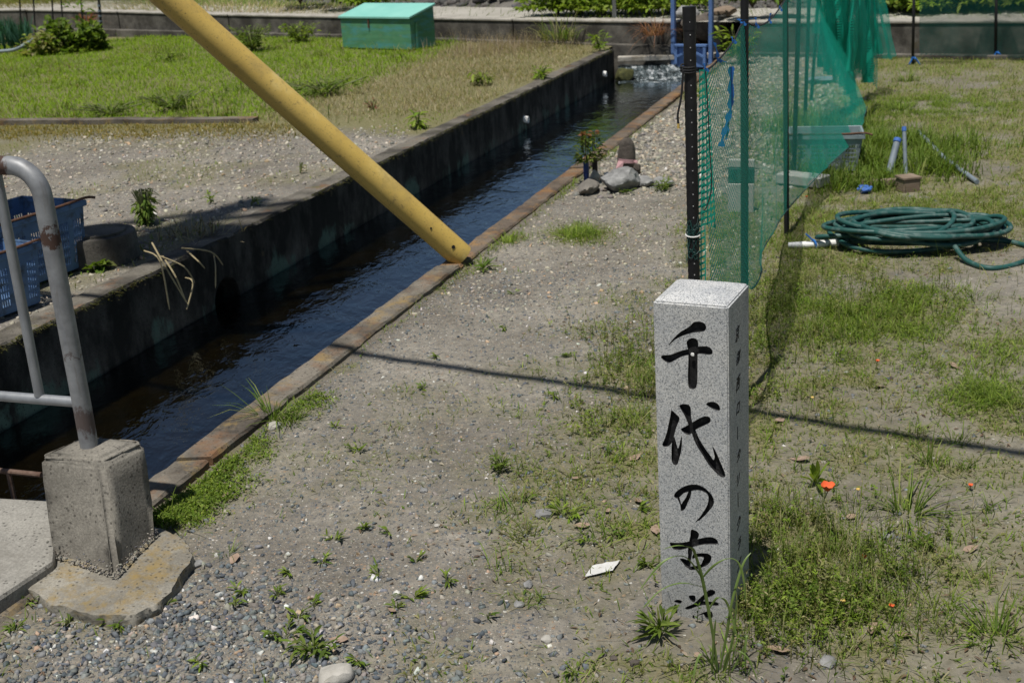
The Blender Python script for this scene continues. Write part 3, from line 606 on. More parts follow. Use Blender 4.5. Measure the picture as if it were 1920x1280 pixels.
# ================================================================== THE STONE MARKER
def pillar():
    ang = -R(26.5); w = .157; h = .74
    A0 = (G(1224, 563, .74) + G(1241, 1150, 0)) * .5
    t = empty('stone_marker', (0, 0, 0), 0, 'square grey granite marker post carved with black Japanese characters', 'stone marker')
    bx = Vector((math.cos(ang), math.sin(ang), 0)); by = Vector((-bx.y, bx.x, 0))
    base = G(1241, 1150, 0) + bx * w / 2 + by * w / 2; base.z = 0
    topc = G(1224, 563, .74) + bx * w / 2 + by * w / 2
    zax = (topc - base).normalized(); xax = (bx - zax * bx.dot(zax)).normalized(); yax = zax.cross(xax)
    Mw = Matrix(((xax.x, yax.x, zax.x, base.x), (xax.y, yax.y, zax.y, base.y), (xax.z, yax.z, zax.z, 0), (0, 0, 0, 1)))
    t.matrix_world = Mw; Mi = Mw.inverted()
    H = h; hw = w / 2; c = .004
    bm = bmesh.new()
    # shaft with a very low hipped top
    rings = [(-.12, hw), (H, hw), (H + .0135, hw * .52)]
    vv = [[bm.verts.new((a * r, b * r, z)) for a, b in ((-1, -1), (1, -1), (1, 1), (-1, 1))] for z, r in rings]
    for i in range(2):
        for j in range(4): bm.faces.new((vv[i][j], vv[i][(j + 1) % 4], vv[i + 1][(j + 1) % 4], vv[i + 1][j]))
    bm.faces.new(vv[2]); bm.faces.new(vv[0][::-1])
    bmesh.ops.recalc_face_normals(bm, faces=bm.faces)
    bmesh.ops.bevel(bm, geom=[e for e in bm.edges if all(v.co.z > -.1 for v in e.verts) or abs(e.verts[0].co.z - e.verts[1].co.z) > .3], offset=.003, segments=2, affect='EDGES')
    me = bpy.data.meshes.new('shaft'); bm.to_mesh(me); bm.free(); me.materials.append(M['granite']); me.materials.append(M['paint'])
    shaft = link(bpy.data.objects.new('shaft', me), t)
    def face_uv(px, py):      # photograph -> front face (x, z) of the marker
        o_ = Mi @ Vector((0, 0, CAM_H)); d = Mi.to_3x3() @ ray(px, py); k = (-hw - o_.y) / d.y; p = o_ + d * k; return p.x, p.z
    A, B = (1230, 590), (1230, 880); q = 4.415
    chars = [
     ('A', [[(98,258),(150,190),(205,140),(280,95),(310,62),(360,56),(400,70),(416,100),(405,132),(370,142),(300,150),(220,175),(160,205)],
       [(42,352),(55,335),(120,330),(200,300),(262,285),(300,270),(365,262),(420,260),(455,278),(468,305),(460,328),(420,330),(370,322),(290,330),(215,345),(150,380),(110,398),(70,382)],
       [(252,230),(275,200),(310,192),(345,212),(350,260),(345,330),(344,420),(342,560),(325,610),(290,612),(268,590),(264,480),(268,380),(265,290)]]),
     ('A', [[(128,788),(165,820),(195,850),(185,890),(165,940),(150,1000),(130,1060),(100,1088),(65,1090),(52,1070),(70,1030),(90,970),(105,900),(118,840)],
       [(145,1010),(160,1030),(180,1105),(195,1070),(212,998),(215,1050),(210,1120),(190,1200),(175,1240),(150,1240),(130,1210),(128,1150),(130,1070)],
       [(205,945),(240,925),(300,890),(360,855),(410,838),(445,848),(453,875),(440,895),(390,920),(330,950),(290,985),(265,992),(230,975)],
       [(192,755),(225,738),(270,745),(288,775),(290,830),(300,890),(330,960),(360,1030),(410,1110),(455,1170),(475,1200),(485,1170),(465,1083),(500,1140),(530,1210),(560,1280),(575,1330),(560,1345),(530,1335),(480,1290),(430,1230),(380,1150),(330,1070),(300,990),(265,900),(235,830)],
       [(413,740),(440,722),(480,720),(515,740),(530,770),(525,792),(490,785),(450,768)]]),
     ('B', [[(148,218),(165,185),(210,150),(270,126),(330,122),(385,140),(430,175),(465,215),(480,260),(472,300),(440,340),(400,385),(360,418),(325,432),(360,395),(395,345),(425,290),(435,240),(425,205),(390,180),(340,170),(280,180),(230,195),(195,228),(170,238)],
       [(172,222),(195,232),(208,285),(222,265),(248,230),(268,182),(292,176),(287,220),(262,275),(240,325),(215,342),(205,335),(200,290),(182,250)]]),
     ('B', [[(112,605),(150,605),(230,602),(280,590),(340,575),(420,558),(470,560),(505,580),(513,612),(480,618),(400,618),(330,632),(260,650),(200,665),(150,660),(130,640)],
       [(290,497),(320,500),(350,520),(355,548),(340,580),(315,620),(300,660),(296,712),(266,708),(265,655),(275,590),(285,545)],
       [(196,735),(240,738),(262,745),(268,690),(298,695),(288,750),(284,812),(250,806),(225,775)],
       [(270,802),(340,795),(375,780),(385,755),(395,725),(340,722),(302,738),(308,700),(380,690),(430,695),(458,715),(455,750),(430,785),(380,810),(330,828),(280,828)]]),
     ('B', [[(270,1045),(300,1038),(325,1045),(326,1085),(310,1095),(285,1078)],
       [(240,1145),(260,1130),(310,1110),(360,1065),(420,1010),(450,992),(485,1000),(490,1020),(470,1040),(420,1062),(392,1086),(440,1090),(500,1095),(520,1110),(500,1125),(420,1118),(350,1128),(290,1150),(255,1155)],
       [(150,1085),(180,1075),(215,1085),(200,1108),(165,1100)], [(335,1212),(370,1190),(420,1172),(460,1175),(470,1215),(440,1240),(410,1225),(392,1196)], [(300,1220),(312,1200),(322,1232)],
       [(150,1120),(172,1118),(178,1180),(160,1225),(140,1215)], [(130,1235),(220,1240),(330,1262),(480,1275),(470,1300),(330,1285),(200,1268),(135,1258)]]),
    ]
    dgr = bpy.context.evaluated_depsgraph_get; k = 0; tmp = []
    for ci, (org, strokes) in enumerate(chars):
        inl = MB()
        for si, st in enumerate(strokes):
            ox, oy = A if org == 'A' else B
            # round the traced outline a little
            pts = [(ox + a / q, oy + b / q) for a, b in st]; n_ = len(pts); sm = []
            for i in range(n_):
                p0, p1, p2, p3 = pts[i - 1], pts[i], pts[(i + 1) % n_], pts[(i + 2) % n_]
                sm.append(p1); sm.append(tuple((-.0625 * p0[j] + .5625 * p1[j] + .5625 * p2[j] - .0625 * p3[j]) for j in (0, 1)))
            uv = [face_uv(*p) for p in sm]; dep = .0065 + .0005 * k; k = (k + 1) % 7
            n_ = len(uv); cut = MB().add([(a, -hw - .01, b) for a, b in uv] + [(a, -hw + dep, b) for a, b in uv], [tuple(range(n_)), tuple(range(2 * n_ - 1, n_ - 1, -1))] + [(i, n_ + i, n_ + (i + 1) % n_, (i + 1) % n_) for i in range(n_)])
            co = cut.build('cutter', M['paint'], t); tmp.append(co)
            inl.add([(a, -hw + dep - .0004, b) for a, b in uv], [tuple(range(n_))])
        inl.build('carved_character', M['paint'], t)
    for co in tmp:
        b_ = shaft.modifiers.new('cut', 'BOOLEAN'); b_.object = co; b_.solver = 'EXACT'; b_.material_mode = 'TRANSFER'
    me3 = bpy.data.meshes.new_from_object(shaft.evaluated_get(dgr())); shaft.modifiers.clear(); shaft.data = me3; me3.name = 'shaft'
    for co in tmp: bpy.data.objects.remove(co)
    # white speck on the first character
    u, z = face_uv(1230 + 303 / q, 590 + 328 / q); sp = rock('white_speck', (u, -hw - .0005, z), (.0042, .003, .0045), M['white'], 3, .2, t)
    # small vertical inscription on the right face
    txt = '京都西ロータリークラブ'; zs = [Mi @ Vector((0, 0, 0))]
    z_top, z_bot = .655, .115; step = (z_top - z_bot) / (len(txt) - 1)
    for i, ch in enumerate(txt):
        cu = bpy.data.curves.new('t', 'FONT'); cu.body = ch; cu.size = .03; cu.align_x = 'CENTER'; cu.align_y = 'CENTER'; cu.shear = .4; cu.extrude = .0004; cu.offset = .0004
        if ch == 'ー': cu.body = '|'; cu.shear = .08; cu.size = .03
        ob = bpy.data.objects.new('t', cu); col.objects.link(ob); bpy.context.view_layer.update()
        mt = bpy.data.meshes.new_from_object(ob.evaluated_get(dgr())); bpy.data.objects.remove(ob)
        mt.materials.clear(); mt.materials.append(M['paint'])
        lo = link(bpy.data.objects.new('small_carved_character', mt), t)
        rr_ = random.Random(i * 5 + 1); lo.matrix_local = Matrix.Translation((hw + .0003, -.012 + rr_.uniform(-.004, .004), z_top - step * i + rr_.uniform(-.006, .006))) @ Matrix.Rotation(rr_.uniform(-.12, .12), 4, 'X') @ Matrix.Diagonal((1, rr_.uniform(.85, 1.1), rr_.uniform(.95, 1.3), 1)) @ Matrix(((0, 0, 1, 0), (1, 0, 0, 0), (0, 1, 0, 0), (0, 0, 0, 1)))
    return t
pillar()

# ================================================================== YELLOW STAY GUARD, RAILING, BRIDGE END
def yellow_pole():
    b = G(866, 481, .03); d = ray(320, 0); top = Vector((d.x * 4.9, d.y * 4.9, CAM_H + d.z * 4.9)); ax = (top - b).normalized(); L = 3.1
    t = empty('stay_wire_guard', b, 0, 'slanting yellow plastic tube guard of a stay wire, resting by the kerb', 'stay guard')
    q = ax.to_track_quat('Z', 'Y').to_matrix().to_4x4(); m = MB(); n = 40; rows = [(0, .0575), (.004, .0585), (.05, .059), (L, .0615)]
    vs_ = []
    for z, r in rows + [(L, .057), (0, .053)]:
        for j in range(n): a = 2 * math.pi * j / n; vs_.append(q @ Vector((r * math.cos(a), r * math.sin(a), z)))
    K = len(rows) + 2
    m.add(vs_, [(i * n + j, i * n + (j + 1) % n, ((i + 1) % K) * n + (j + 1) % n, ((i + 1) % K) * n + j) for i in range(K) for j in range(n)])
    tube = m.build('tube', M['yellow'], t, smooth='auto')
    MB().tube([ax * .1, ax * 5.5], .006, 8).build('stay_wire', M['steel'], t)
    # screw heads
    for (px, py) in ((850, 463), (808, 428)):
        d = ray(px, py); w = Vector((0, 0, CAM_H)) - b
        # nearest point of the line of sight on the tube
        dn = d.normalized(); A = dn - ax * dn.dot(ax); Bv = w - ax * w.dot(ax); aa = A.dot(A); bb = A.dot(Bv); cc = Bv.dot(Bv) - .0588 ** 2
        disc = max(bb * bb - aa * cc, 0); k = (-bb - math.sqrt(disc)) / aa; p = w + dn * k; nn = (p - ax * p.dot(ax)).normalized()
        MB().tube([p - nn * .004, p + nn * .0025], .0085 if px == 850 else .005, 12).build('screw_hole', M['black'], t)
yellow_pole()

def railing():
    bc = Vector((-1.075, 2.80, 0)); t = empty('railing_base_block', bc, 0, 'tapered rough concrete block carrying the end of the pipe railing', 'concrete block')
    ang = math.atan2(-.123, .211); ux = Vector((math.cos(ang), math.sin(ang), 0)); uy = Vector((-ux.y, ux.x, 0))
    P = lambda a, b, z: ux * a + uy * b + Vector((0, 0, z))
    cb = (G(218, 1083, .04) + G(297, 1000, .04)) * .5      # right face middle
    bot = [G(90, 1040, .04), G(218, 1085, .04), G(297, 1000, .04)]; bot.append(bot[0] + bot[2] - bot[1])
    Zt = .285
    top = [G(70, 862, Zt - .012), G(190, 872, Zt - .012), G(276, 832, Zt - .012)]; top.append(top[0] + top[2] - top[1])
    m = MB(); tc = sum(top, Vector()) / 4
    inn = [p + (tc - p) * .13 + Vector((0, 0, .014)) for p in top]
    vs_ = [p - bc + Vector((0, 0, -.06)) for p in bot] + [p - bc for p in top] + [p - bc for p in inn]
    m.add(vs_, [(3, 2, 1, 0), (8, 9, 10, 11)] + [(i, (i + 1) % 4, 4 + (i + 1) % 4, 4 + i) for i in range(4)] + [(4 + i, 4 + (i + 1) % 4, 8 + (i + 1) % 4, 8 + i) for i in range(4)])
    o = m.build('block', M['block'], t)
    bm = bmesh.new(); bm.from_mesh(o.data); bmesh.ops.bevel(bm, geom=[e for e in bm.edges], offset=.011, segments=3, affect='EDGES')
    bmesh.ops.triangulate(bm, faces=bm.faces); bmesh.ops.subdivide_edges(bm, edges=bm.edges, cuts=5, use_grid_fill=True)
    for v in bm.verts:
        w = v.co + bc; low = max(0, min(1, (.13 - w.z) / .1)); nz = mnoise.noise(w * 55) * .0022 + mnoise.noise(w * 17) * .003
        v.co += v.normal * (nz + low * (mnoise.noise(w * 90) * .006 - .006))
    bm.to_mesh(o.data); bm.free(); o.data.polygons.foreach_set('use_smooth', [True] * len(o.data.polygons)); pass
    # exposed aggregate round the foot of the block
    n = 260; rng = np.random.default_rng(3); ps = []
    for i in range(n):
        e = rng.integers(0, 2); f = rng.uniform(0, 1); z = abs(rng.normal(0, .014)); a, b2 = (bot[0], bot[1]) if e == 0 else (bot[1], bot[2]); ta, tb_ = (top[0], top[1]) if e == 0 else (top[1], top[2])
        k = z / .24; p = (a.lerp(b2, f)).lerp(ta.lerp(tb_, f), k); ps.append((p.x - bc.x, p.y - bc.y, .04 + z))
    V, F, C = pebbles(np.array(ps), rng.uniform(.0015, .0042, n), palette(n, [(.16, .15, .13), (.22, .2, .17), (.12, .12, .125), (.3, .28, .24)], [3, 3, 2, 1], rng=rng), rng); tag(np_mesh('aggregate', V, F, C, M['stone'], t), kind='stuff')
    # footing poured round the block
    ft = empty('block_footing', (0, 0, 0), 0, 'irregular low concrete footing with orange lichen under the block', 'footing')
    poly = [G(*p, .035) for p in [(40, 1062), (52, 1098), (92, 1128), (150, 1142), (200, 1150), (250, 1150), (286, 1132), (322, 1100), (345, 1062), (362, 1035), (345, 1008), (318, 994), (270, 975), (150, 960), (60, 1000)]]
    m = MB(); n_ = len(poly); cc = sum(poly, Vector()) / n_
    outer = [p + (p - cc).normalized() * .006 for p in poly]
    m.add([(p.x, p.y, -.05) for p in outer] + [(p.x, p.y, .03) for p in poly] + [(*(p + (cc - p) * .25)[:2], .034) for p in poly] + [(cc.x, cc.y, .036)],
          [(i, (i + 1) % n_, n_ + (i + 1) % n_, n_ + i) for i in range(n_)] + [(n_ + i, n_ + (i + 1) % n_, 2 * n_ + (i + 1) % n_, 2 * n_ + i) for i in range(n_)] + [(2 * n_ + i, 2 * n_ + (i + 1) % n_, 3 * n_) for i in range(n_)])
    o = m.build('slab', M['footing'], ft)
    bm = bmesh.new(); bm.from_mesh(o.data); bmesh.ops.triangulate(bm, faces=bm.faces); bmesh.ops.subdivide_edges(bm, edges=bm.edges, cuts=7, use_grid_fill=True)
    for v in bm.verts: v.co += Vector((mnoise.noise(v.co * 30) * .009 + mnoise.noise(v.co * 80) * .004, mnoise.noise(v.co * 30 + Vector((9, 0, 0))) * .009 + mnoise.noise(v.co * 80 + Vector((9, 0, 0))) * .004, mnoise.noise(v.co * 14) * .005 + mnoise.noise(v.co * 75) * .003))
    bm.to_mesh(o.data); bm.free(); o.data.polygons.foreach_set('use_smooth', [True] * len(o.data.polygons)); o.data.set_sharp_from_angle(angle=R(35))
    # railing of bent pipe
    base = Dp(168, 838, 2.82); r = .0225
    topz = Dp(70, 311, 2.82).z; up = Vector((-.004, 0, 1)).normalized()
    rl = empty('pipe_railing', base, 0, 'grey galvanised pipe railing with rusty bend beside the channel', 'railing')
    ld = (Dp(0, 310, 2.84) - Dp(60, 300, 2.82)); ld = Vector((-.95, .31, 0)).normalized()
    pts = [Vector((0, 0, -.05)), Vector((0, 0, .1)), up * .3, up * .48]
    Ht = topz - base.z; rb = .075
    for k in range(9):
        a = math.pi / 2 * k / 8; pts.append(up * (Ht - rb + rb * math.sin(a)) + ld * (rb - rb * math.cos(a)))
    pts.append(pts[-1] + ld * 1.3); pts_top = list(pts); 
    for k in range(9):
        a = math.pi / 2 * k / 8; pts.append(pts_top[-1] + ld * rb * math.sin(a) - Vector((0, 0, rb - rb * math.cos(a))))
    pts.append(pts[-1] - Vector((0, 0, Ht)))
    MB().tube(pts, r, 22).build('frame_pipe', M['galvframe'], rl, smooth='auto')
    lz = Dp(100, 749, 2.85).z - base.z
    MB().tube([Vector((0, 0, lz)), Vector((0, 0, lz)) + ld * 1.42], .0135, 14).build('lower_rail', M['galv'], rl, smooth='auto')
    for k in range(8):
        a = ld * (.122 + .165 * k); MB().tube([a + Vector((0, 0, lz + .01)), a + Vector((0, 0, Ht))], .0125, 12).build('baluster', M['galv'], rl, smooth='auto')
    # bridge deck end
    dk = empty('bridge_deck', (0, 0, 0), 0, 'pale concrete bridge slab edge at the lower left beside the block', 'bridge')
    a, b = G(85, 1050, .06), G(0, 1106, .06); e = (b - a).normalized(); far = G(88, 938, .06); w = (far - a)
    A = a + Vector((.02, .0, 0)); poly = [A, A + e * 3.5, A + e * 3.5 + w, far + Vector((.08, 0, 0))]
    poly = [A, A + e * .75, A + e * .75 + Vector((-3, .6, 0)), far + Vector((-3, .7, 0)), far + Vector((.03, 0, 0))]
    m = MB().prism([(p.x, p.y) for p in poly], -.1, .06); m.build('slab', M['deck'], dk, bevel=.012)
    # low rusty rail along the far edge of the deck
    lr = empty('low_rusty_rail', far, 0, 'thin dark rusty rail behind the concrete block at the left edge', 'rail')
    z = Dp(40, 886, 3.1); q = Dp(78, 890, 3.06)
    MB().tube([q - far, q - far + ld * 1.6], .008, 10).build('rail', M['galvrust'], lr)
    for k in (.11, .6, 1.1): p = q - far + ld * k; MB().tube([p, Vector((p.x, p.y, -.15))], .0075, 8).build('upright', M['galvrust'], lr)
railing()

# ================================================================== NET FENCE
def lerp_curve(pts, t):
    k = t * (len(pts) - 1); i = min(int(k), len(pts) - 2); return pts[i].lerp(pts[i + 1], k - i)
def cat(pts, n):           # smooth curve through points
    pts = [Vector(p) for p in pts]; out = []
    for i in range(len(pts) - 1):
        p0, p1, p2, p3 = pts[max(i - 1, 0)], pts[i], pts[i + 1], pts[min(i + 2, len(pts) - 1)]
        for k in range(n):
            t = k / n; out.append(.5 * (2 * p1 + (p2 - p0) * t + (2 * p0 - 5 * p1 + 4 * p2 - p3) * t * t + (3 * p1 - p0 - 3 * p2 + p3) * t ** 3))
    out.append(pts[-1]); return out
def sheet(name, top, bot, nu, nv, mat, parent, fold, seed, thick=0):
    """net cloth hung between two curves, with folds"""
    T = [lerp_curve(top, i / nu) for i in range(nu + 1)]; B = [lerp_curve(bot, i / nu) for i in range(nu + 1)]
    V = []; UV = []; u = 0
    for i in range(nu + 1):
        if i: u += ((T[i] - T[i - 1]).length + (B[i] - B[i - 1]).length) / 2
        for j in range(nv + 1):
            f = j / nv; p = T[i].lerp(B[i], f); along = (T[min(i + 1, nu)] - T[max(i - 1, 0)]).normalized(); nr = Vector((along.y, -along.x, 0))
            amp, fr = fold; k = mnoise.noise(Vector((u * fr, f * .8, seed))) + .5 * mnoise.noise(Vector((u * fr * 2.3, f * 1.5, seed + 5)))
            p = p + nr * amp * k * (.25 + f) * (1 if j else .2) + Vector((0, 0, amp * .3 * mnoise.noise(Vector((u * 2, f * 2, seed + 9)))))
            V.append(p); UV.append((u + amp * k * .5, (T[i] - B[i]).length * f))
    F = [(i * (nv + 1) + j, (i + 1) * (nv + 1) + j, (i + 1) * (nv + 1) + j + 1, i * (nv + 1) + j + 1) for i in range(nu) for j in range(nv)]
    me = bpy.data.meshes.new(name); me.from_pydata([tuple(p) for p in V], [], F); ul = me.uv_layers.new(name='UVMap')
    ul.data.foreach_set('uv', np.array([UV[l.vertex_index] for l in me.loops], np.float32).ravel()); me.materials.append(mat)
    me.polygons.foreach_set('use_smooth', [True] * len(F)); return link(bpy.data.objects.new(name, me), parent)
GF = 'posts of the green net fence'
def post(base, top, r, label, knobs=True, dots=False):
    t = empty('fence_post', base, 0, label, 'post', GF); ax = top - base; L = ax.length; a = ax.normalized(); n = 14
    pts = []; rad = []
    if knobs:
        k = int(L / .022)
        for i in range(k + 1): pts += [ax * (i / k), ax * ((i + .5) / k)] if i < k else [ax]; rad += [r * .97, r * 1.03] if i < k else [r]
    else: pts = [Vector(), ax]; rad = [r, r]
    MB().tube([Vector((0, 0, -.1)) + p if i == 0 else p for i, p in enumerate(pts)], rad, n).build('shaft', M['black'], t, smooth='auto')
    MB().tube([ax - a * .05, ax + a * .004], r * 1.08, n).build('cap', M['black'], t, smooth='auto')
    if dots:
        side = Vector((-base.x, -base.y, 0)).normalized(); m = MB()
        for i in range(1, int(L / .03)):
            p = a * (i * .03) + side * r * .98 + a.cross(side) * r * .1; m.box(p, (.0026, .0026, .0026))
        tag(m.build('pale_rivets', M['dots'], t), kind='stuff')
    return t
p1b = Dp(1306, 900, 3.0); p1b.z = 0; p1t = Dp(1292, 16, 3.0); p1b.x = p1t.x + .022
post(p1b, p1t, .0152, 'thick black knobbed fence post with pale dots right behind the stone marker', True, True)
p2t = Dp(1396, -60, 3.6); p2b = Vector((p2t.x + .018, 3.6, 0)); post(p2b, p2t, .0118, 'second post from the marker, black, wrapped by green net and blue tape')
p3t = Dp(1472, -60, 5.55); p3b = G(1475, 440); post(p3b, p3t, .0125, 'third fence post from the marker, its bare foot showing below the net')
P4 = [((1488, 330), (1500, -60), 6.8, 'fourth fence post from the marker, beside the crate under the net'), ((1509, 236), (1519, -60), 8.2, 'fifth fence post from the marker, behind the crate'),
      ((1521, 190), (1537, -40), 9.4, 'sixth fence post from the marker, leaning slightly under the gathered net'), ((1548, 136), (1566, -20), 11.0, 'farthest post of the green net fence, nearly hidden by gathered net')]
fposts = [(p1b, p1t), (p2b, p2t), (p3b, p3t)]
for pb, ptp, Y, lab in P4:
    b = G(*pb); t_ = Dp(*ptp, b.y); t_.z = min(t_.z, 1.3); post(b, t_, .0125, lab); fposts.append((b, t_))
net = empty('garden_net', (p1b.x, p1b.y, 0), 0, 'bright green plastic garden netting strung along the black posts', 'net')
o0 = net.location.copy()
ties = [(1288, 131, 2.985), (1323, 131, 3.06), (1347, 113, 3.17), (1375, 78, 3.35), (1393, 44, 3.57), (1418, 49, 3.75), (1441, 40, 4.05), (1461, 17, 4.7), (1476, -6, 5.5), (1500, -12, 6.75), (1520, -16, 8.1), (1540, -22, 9.3)]
TP = [Dp(a, b, Y) - o0 for a, b, Y in ties]
BT = [Dp(a, b, Y) - o0 for a, b, Y in [(1308, 560, 2.99), (1330, 560, 3.1), (1360, 552, 3.2), (1390, 545, 3.4), (1414, 538, 3.56), (1428, 508, 3.8), (1426, 478, 4.3), (1452, 432, 4.9), (1474, 396, 5.5), (1545, 318, 6.2), (1602, 262, 7.1), (1626, 200, 8.2)]]
top_c = cat(TP, 8); bot_c = cat(BT, 8)
for p in top_c: p.z = max(p.z, .1)
sheet('net_panel', top_c[8:], bot_c[8:], 170, 40, M['net'], net, (.016, 3.5), 1)
MB().tube(cat(TP[:9], 6), .0026, 6).build('top_cord', M['cord'], net)
MB().tube([b + Vector((0, 0, .0)) for b in bot_c[30:]], .003, 6).build('bottom_hem', M['hose'], net)
# gathered net thrown over the far posts
for sd, (ta, tb_, ba, bb, Y0, Y1) in enumerate([((1528, -60), (1600, -60), (1535, 122), (1600, 190), 8.3, 8.9), ((1545, -60), (1628, -60), (1560, 100), (1640, 150), 8.6, 9.4), ((1580, -60), (1640, -60), (1600, 112), (1668, 104), 8.9, 9.6), ((1600, -60), (1642, -60), (1590, 130), (1635, 165), 8.2, 8.8), ((1535, -60), (1590, -60), (1530, 70), (1590, 135), 8.4, 8.7)]):
    n_ = 9; tt = []; bb_ = []
    rr = random.Random(sd)
    for i in range(n_):
        f = i / (n_ - 1); Y = Y0 + (Y1 - Y0) * f + .12 * math.sin(i * 2.4 + sd)
        tt.append(Dp(ta[0] + (tb_[0] - ta[0]) * f, ta[1], Y) - o0); bb_.append(Dp(ba[0] + (bb[0] - ba[0]) * f + rr.uniform(-8, 8), ba[1] + (bb[1] - ba[1]) * f + rr.uniform(-10, 10), Y) - o0)
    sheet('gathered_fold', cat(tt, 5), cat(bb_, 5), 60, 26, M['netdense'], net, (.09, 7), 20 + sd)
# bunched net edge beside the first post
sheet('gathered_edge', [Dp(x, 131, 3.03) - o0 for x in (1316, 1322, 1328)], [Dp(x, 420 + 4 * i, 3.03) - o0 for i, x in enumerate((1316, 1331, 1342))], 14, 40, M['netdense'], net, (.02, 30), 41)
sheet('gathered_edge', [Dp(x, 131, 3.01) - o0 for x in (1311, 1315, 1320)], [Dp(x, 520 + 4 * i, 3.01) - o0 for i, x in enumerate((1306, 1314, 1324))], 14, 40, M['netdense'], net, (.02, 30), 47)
MB().tube(cat([Dp(a, b, 3.0) - o0 for a, b in [(1323, 134), (1327, 200), (1331, 280), (1334, 350), (1326, 385), (1320, 395)]], 6), .0016, 6).build('hanging_cord', M['cord'], net)
# blue tape knots and streamer
def tape(pts, w, name='tape_tie', Y=3.2):
    m = MB(); P = cat([Dp(a, b, yy) - o0 for a, b, yy in pts], 5); vs_ = []
    for i, p in enumerate(P): d = Vector((1, .2, .25 * math.sin(i * .9))).normalized() * w * (.7 + .5 * math.sin(i * 1.7)); vs_ += [p - d, p + d]
    m.add(vs_, [(2 * i, 2 * i + 1, 2 * i + 3, 2 * i + 2) for i in range(len(P) - 1)]); return m.build(name, M['bluetape'], net)
tape([(1371, 125, 3.3), (1370, 170, 3.3), (1369, 205, 3.3), (1360, 240, 3.29), (1352, 275, 3.28)], .009, 'tape_streamer'); tape([(1372, 130, 3.3), (1373, 180, 3.3), (1366, 230, 3.3), (1362, 262, 3.29)], .005, 'tape_streamer')
for (a, b, Y) in ties[1:8]:
    tape([(a - 3, b + 4, Y - .02), (a + 2, b - 3, Y - .02), (a + 5, b + 5, Y - .02)], .004); tape([(a, b, Y - .02), (a - 8 + (a * 7) % 13, b - 20 + (a * 3) % 17, Y - .02)], .003)
tape([(1383, 36, 3.57), (1397, 38, 3.57), (1416, 34, 3.57)], .004); tape([(1390, 42, 3.57), (1398, 46, 3.57), (1404, 44, 3.57)], .005); tape([(1347, 108, 3.17), (1340, 80, 3.17)], .004); tape([(1348, 112, 3.17), (1362, 117, 3.17)], .004)
# cord wound round the first post and hanging down
cd = empty('tied_cord', p1b, 0, 'black cord knotted round the nearest post, loose yellow-tipped end hanging', 'cord')
m = MB(); c0 = Dp(1290, 133, 3.0) - p1b
for k in range(3): m.tube([c0 + Vector((.0175 * math.cos(a), .0175 * math.sin(a), .006 * k + .003 * math.sin(a))) for a in np.linspace(0, 6.28, 16)], .0024, 6)
m.build('winding', M['cord'], cd); MB().tube(cat([Dp(a, b, 2.98) - p1b for a, b in [(1281, 133), (1279, 165), (1276, 190), (1271, 215), (1272, 234)]], 5), .0028, 7).build('loose_end', M['cord'], cd)
MB().tube([Dp(1272, 232, 2.98) - p1b, Dp(1272, 241, 2.98) - p1b], .0032, 8).build('yellow_tip', M['yellow'], cd)
wt = empty('net_binding', p1b, 0, 'green net strands bound by white tie on the nearest post', 'tie')
c0 = Dp(1299, 440, 3.0) - p1b
MB().tube([c0 + Vector((.0175 * math.cos(a), .0175 * math.sin(a), .002 * math.sin(a))) for a in np.linspace(0, 6.28, 20)], .002, 6).build('white_tie', M['white'], wt)
m = MB(); rr = random.Random(5)
for k in range(34):
    a0 = rr.uniform(2.6, 5.6); z0 = rr.uniform(-.065, .03); m.tube([c0 + Vector((.0172 * math.cos(a0 + f * 1.3), .0172 * math.sin(a0 + f * 1.3), z0 + f * rr.uniform(-.03, .035))) for f in (0, .33, .66, 1)], .0007, 4)
m.build('net_strands', M['hose'], wt)

# netting posts before the far wall on the right
for (pb, X, lab) in (((1712, 122), 1715, 'thin black post with blue tape at its foot before the far wall'), ((1868, 112), 1869, 'thin black net post at the upper right before the far wall')):
    b = G(*pb); tp = Dp(X, -70, b.y); t = empty('net_post', b, 0, lab, 'post', 'posts of the dark net'); MB().tube([Vector((0, 0, -.1)), tp - b], .013, 10).build('shaft', M['black'], t, smooth=True)
    m = MB(); z = .06; m.tube([Vector((.017 * math.cos(a), .017 * math.sin(a), z + .01 * math.sin(2 * a))) for a in np.linspace(0, 6.28, 12)], .006, 6)
    m.tube([Vector((-.015, -.015, z)), Vector((-.06, -.02, z - .09))], .007, 5); m.tube([Vector((.015, -.015, z)), Vector((.07, -.02, z - .08))], .007, 5); m.build('tape_tie', M['bluetape'], t)
dn = empty('dark_net', G(1725, 118), 0, 'dark green net stretched between the posts before the far wall', 'net')
q = dn.location; tl = [Dp(x, -60, Y) - q for x, Y in ((1724, 11.2), (1790, 11.1), (1868, 11.3), (1990, 10.6), (2150, 10))]; bl = [Dp(x, y, Y) - q for x, y, Y in ((1724, 103, 11.2), (1790, 105, 11.1), (1868, 108, 11.3), (1990, 112, 10.6), (2150, 116, 10))]
sheet('net_panel', tl, bl, 40, 20, M['netdark'], dn, (.03, 3), 60)

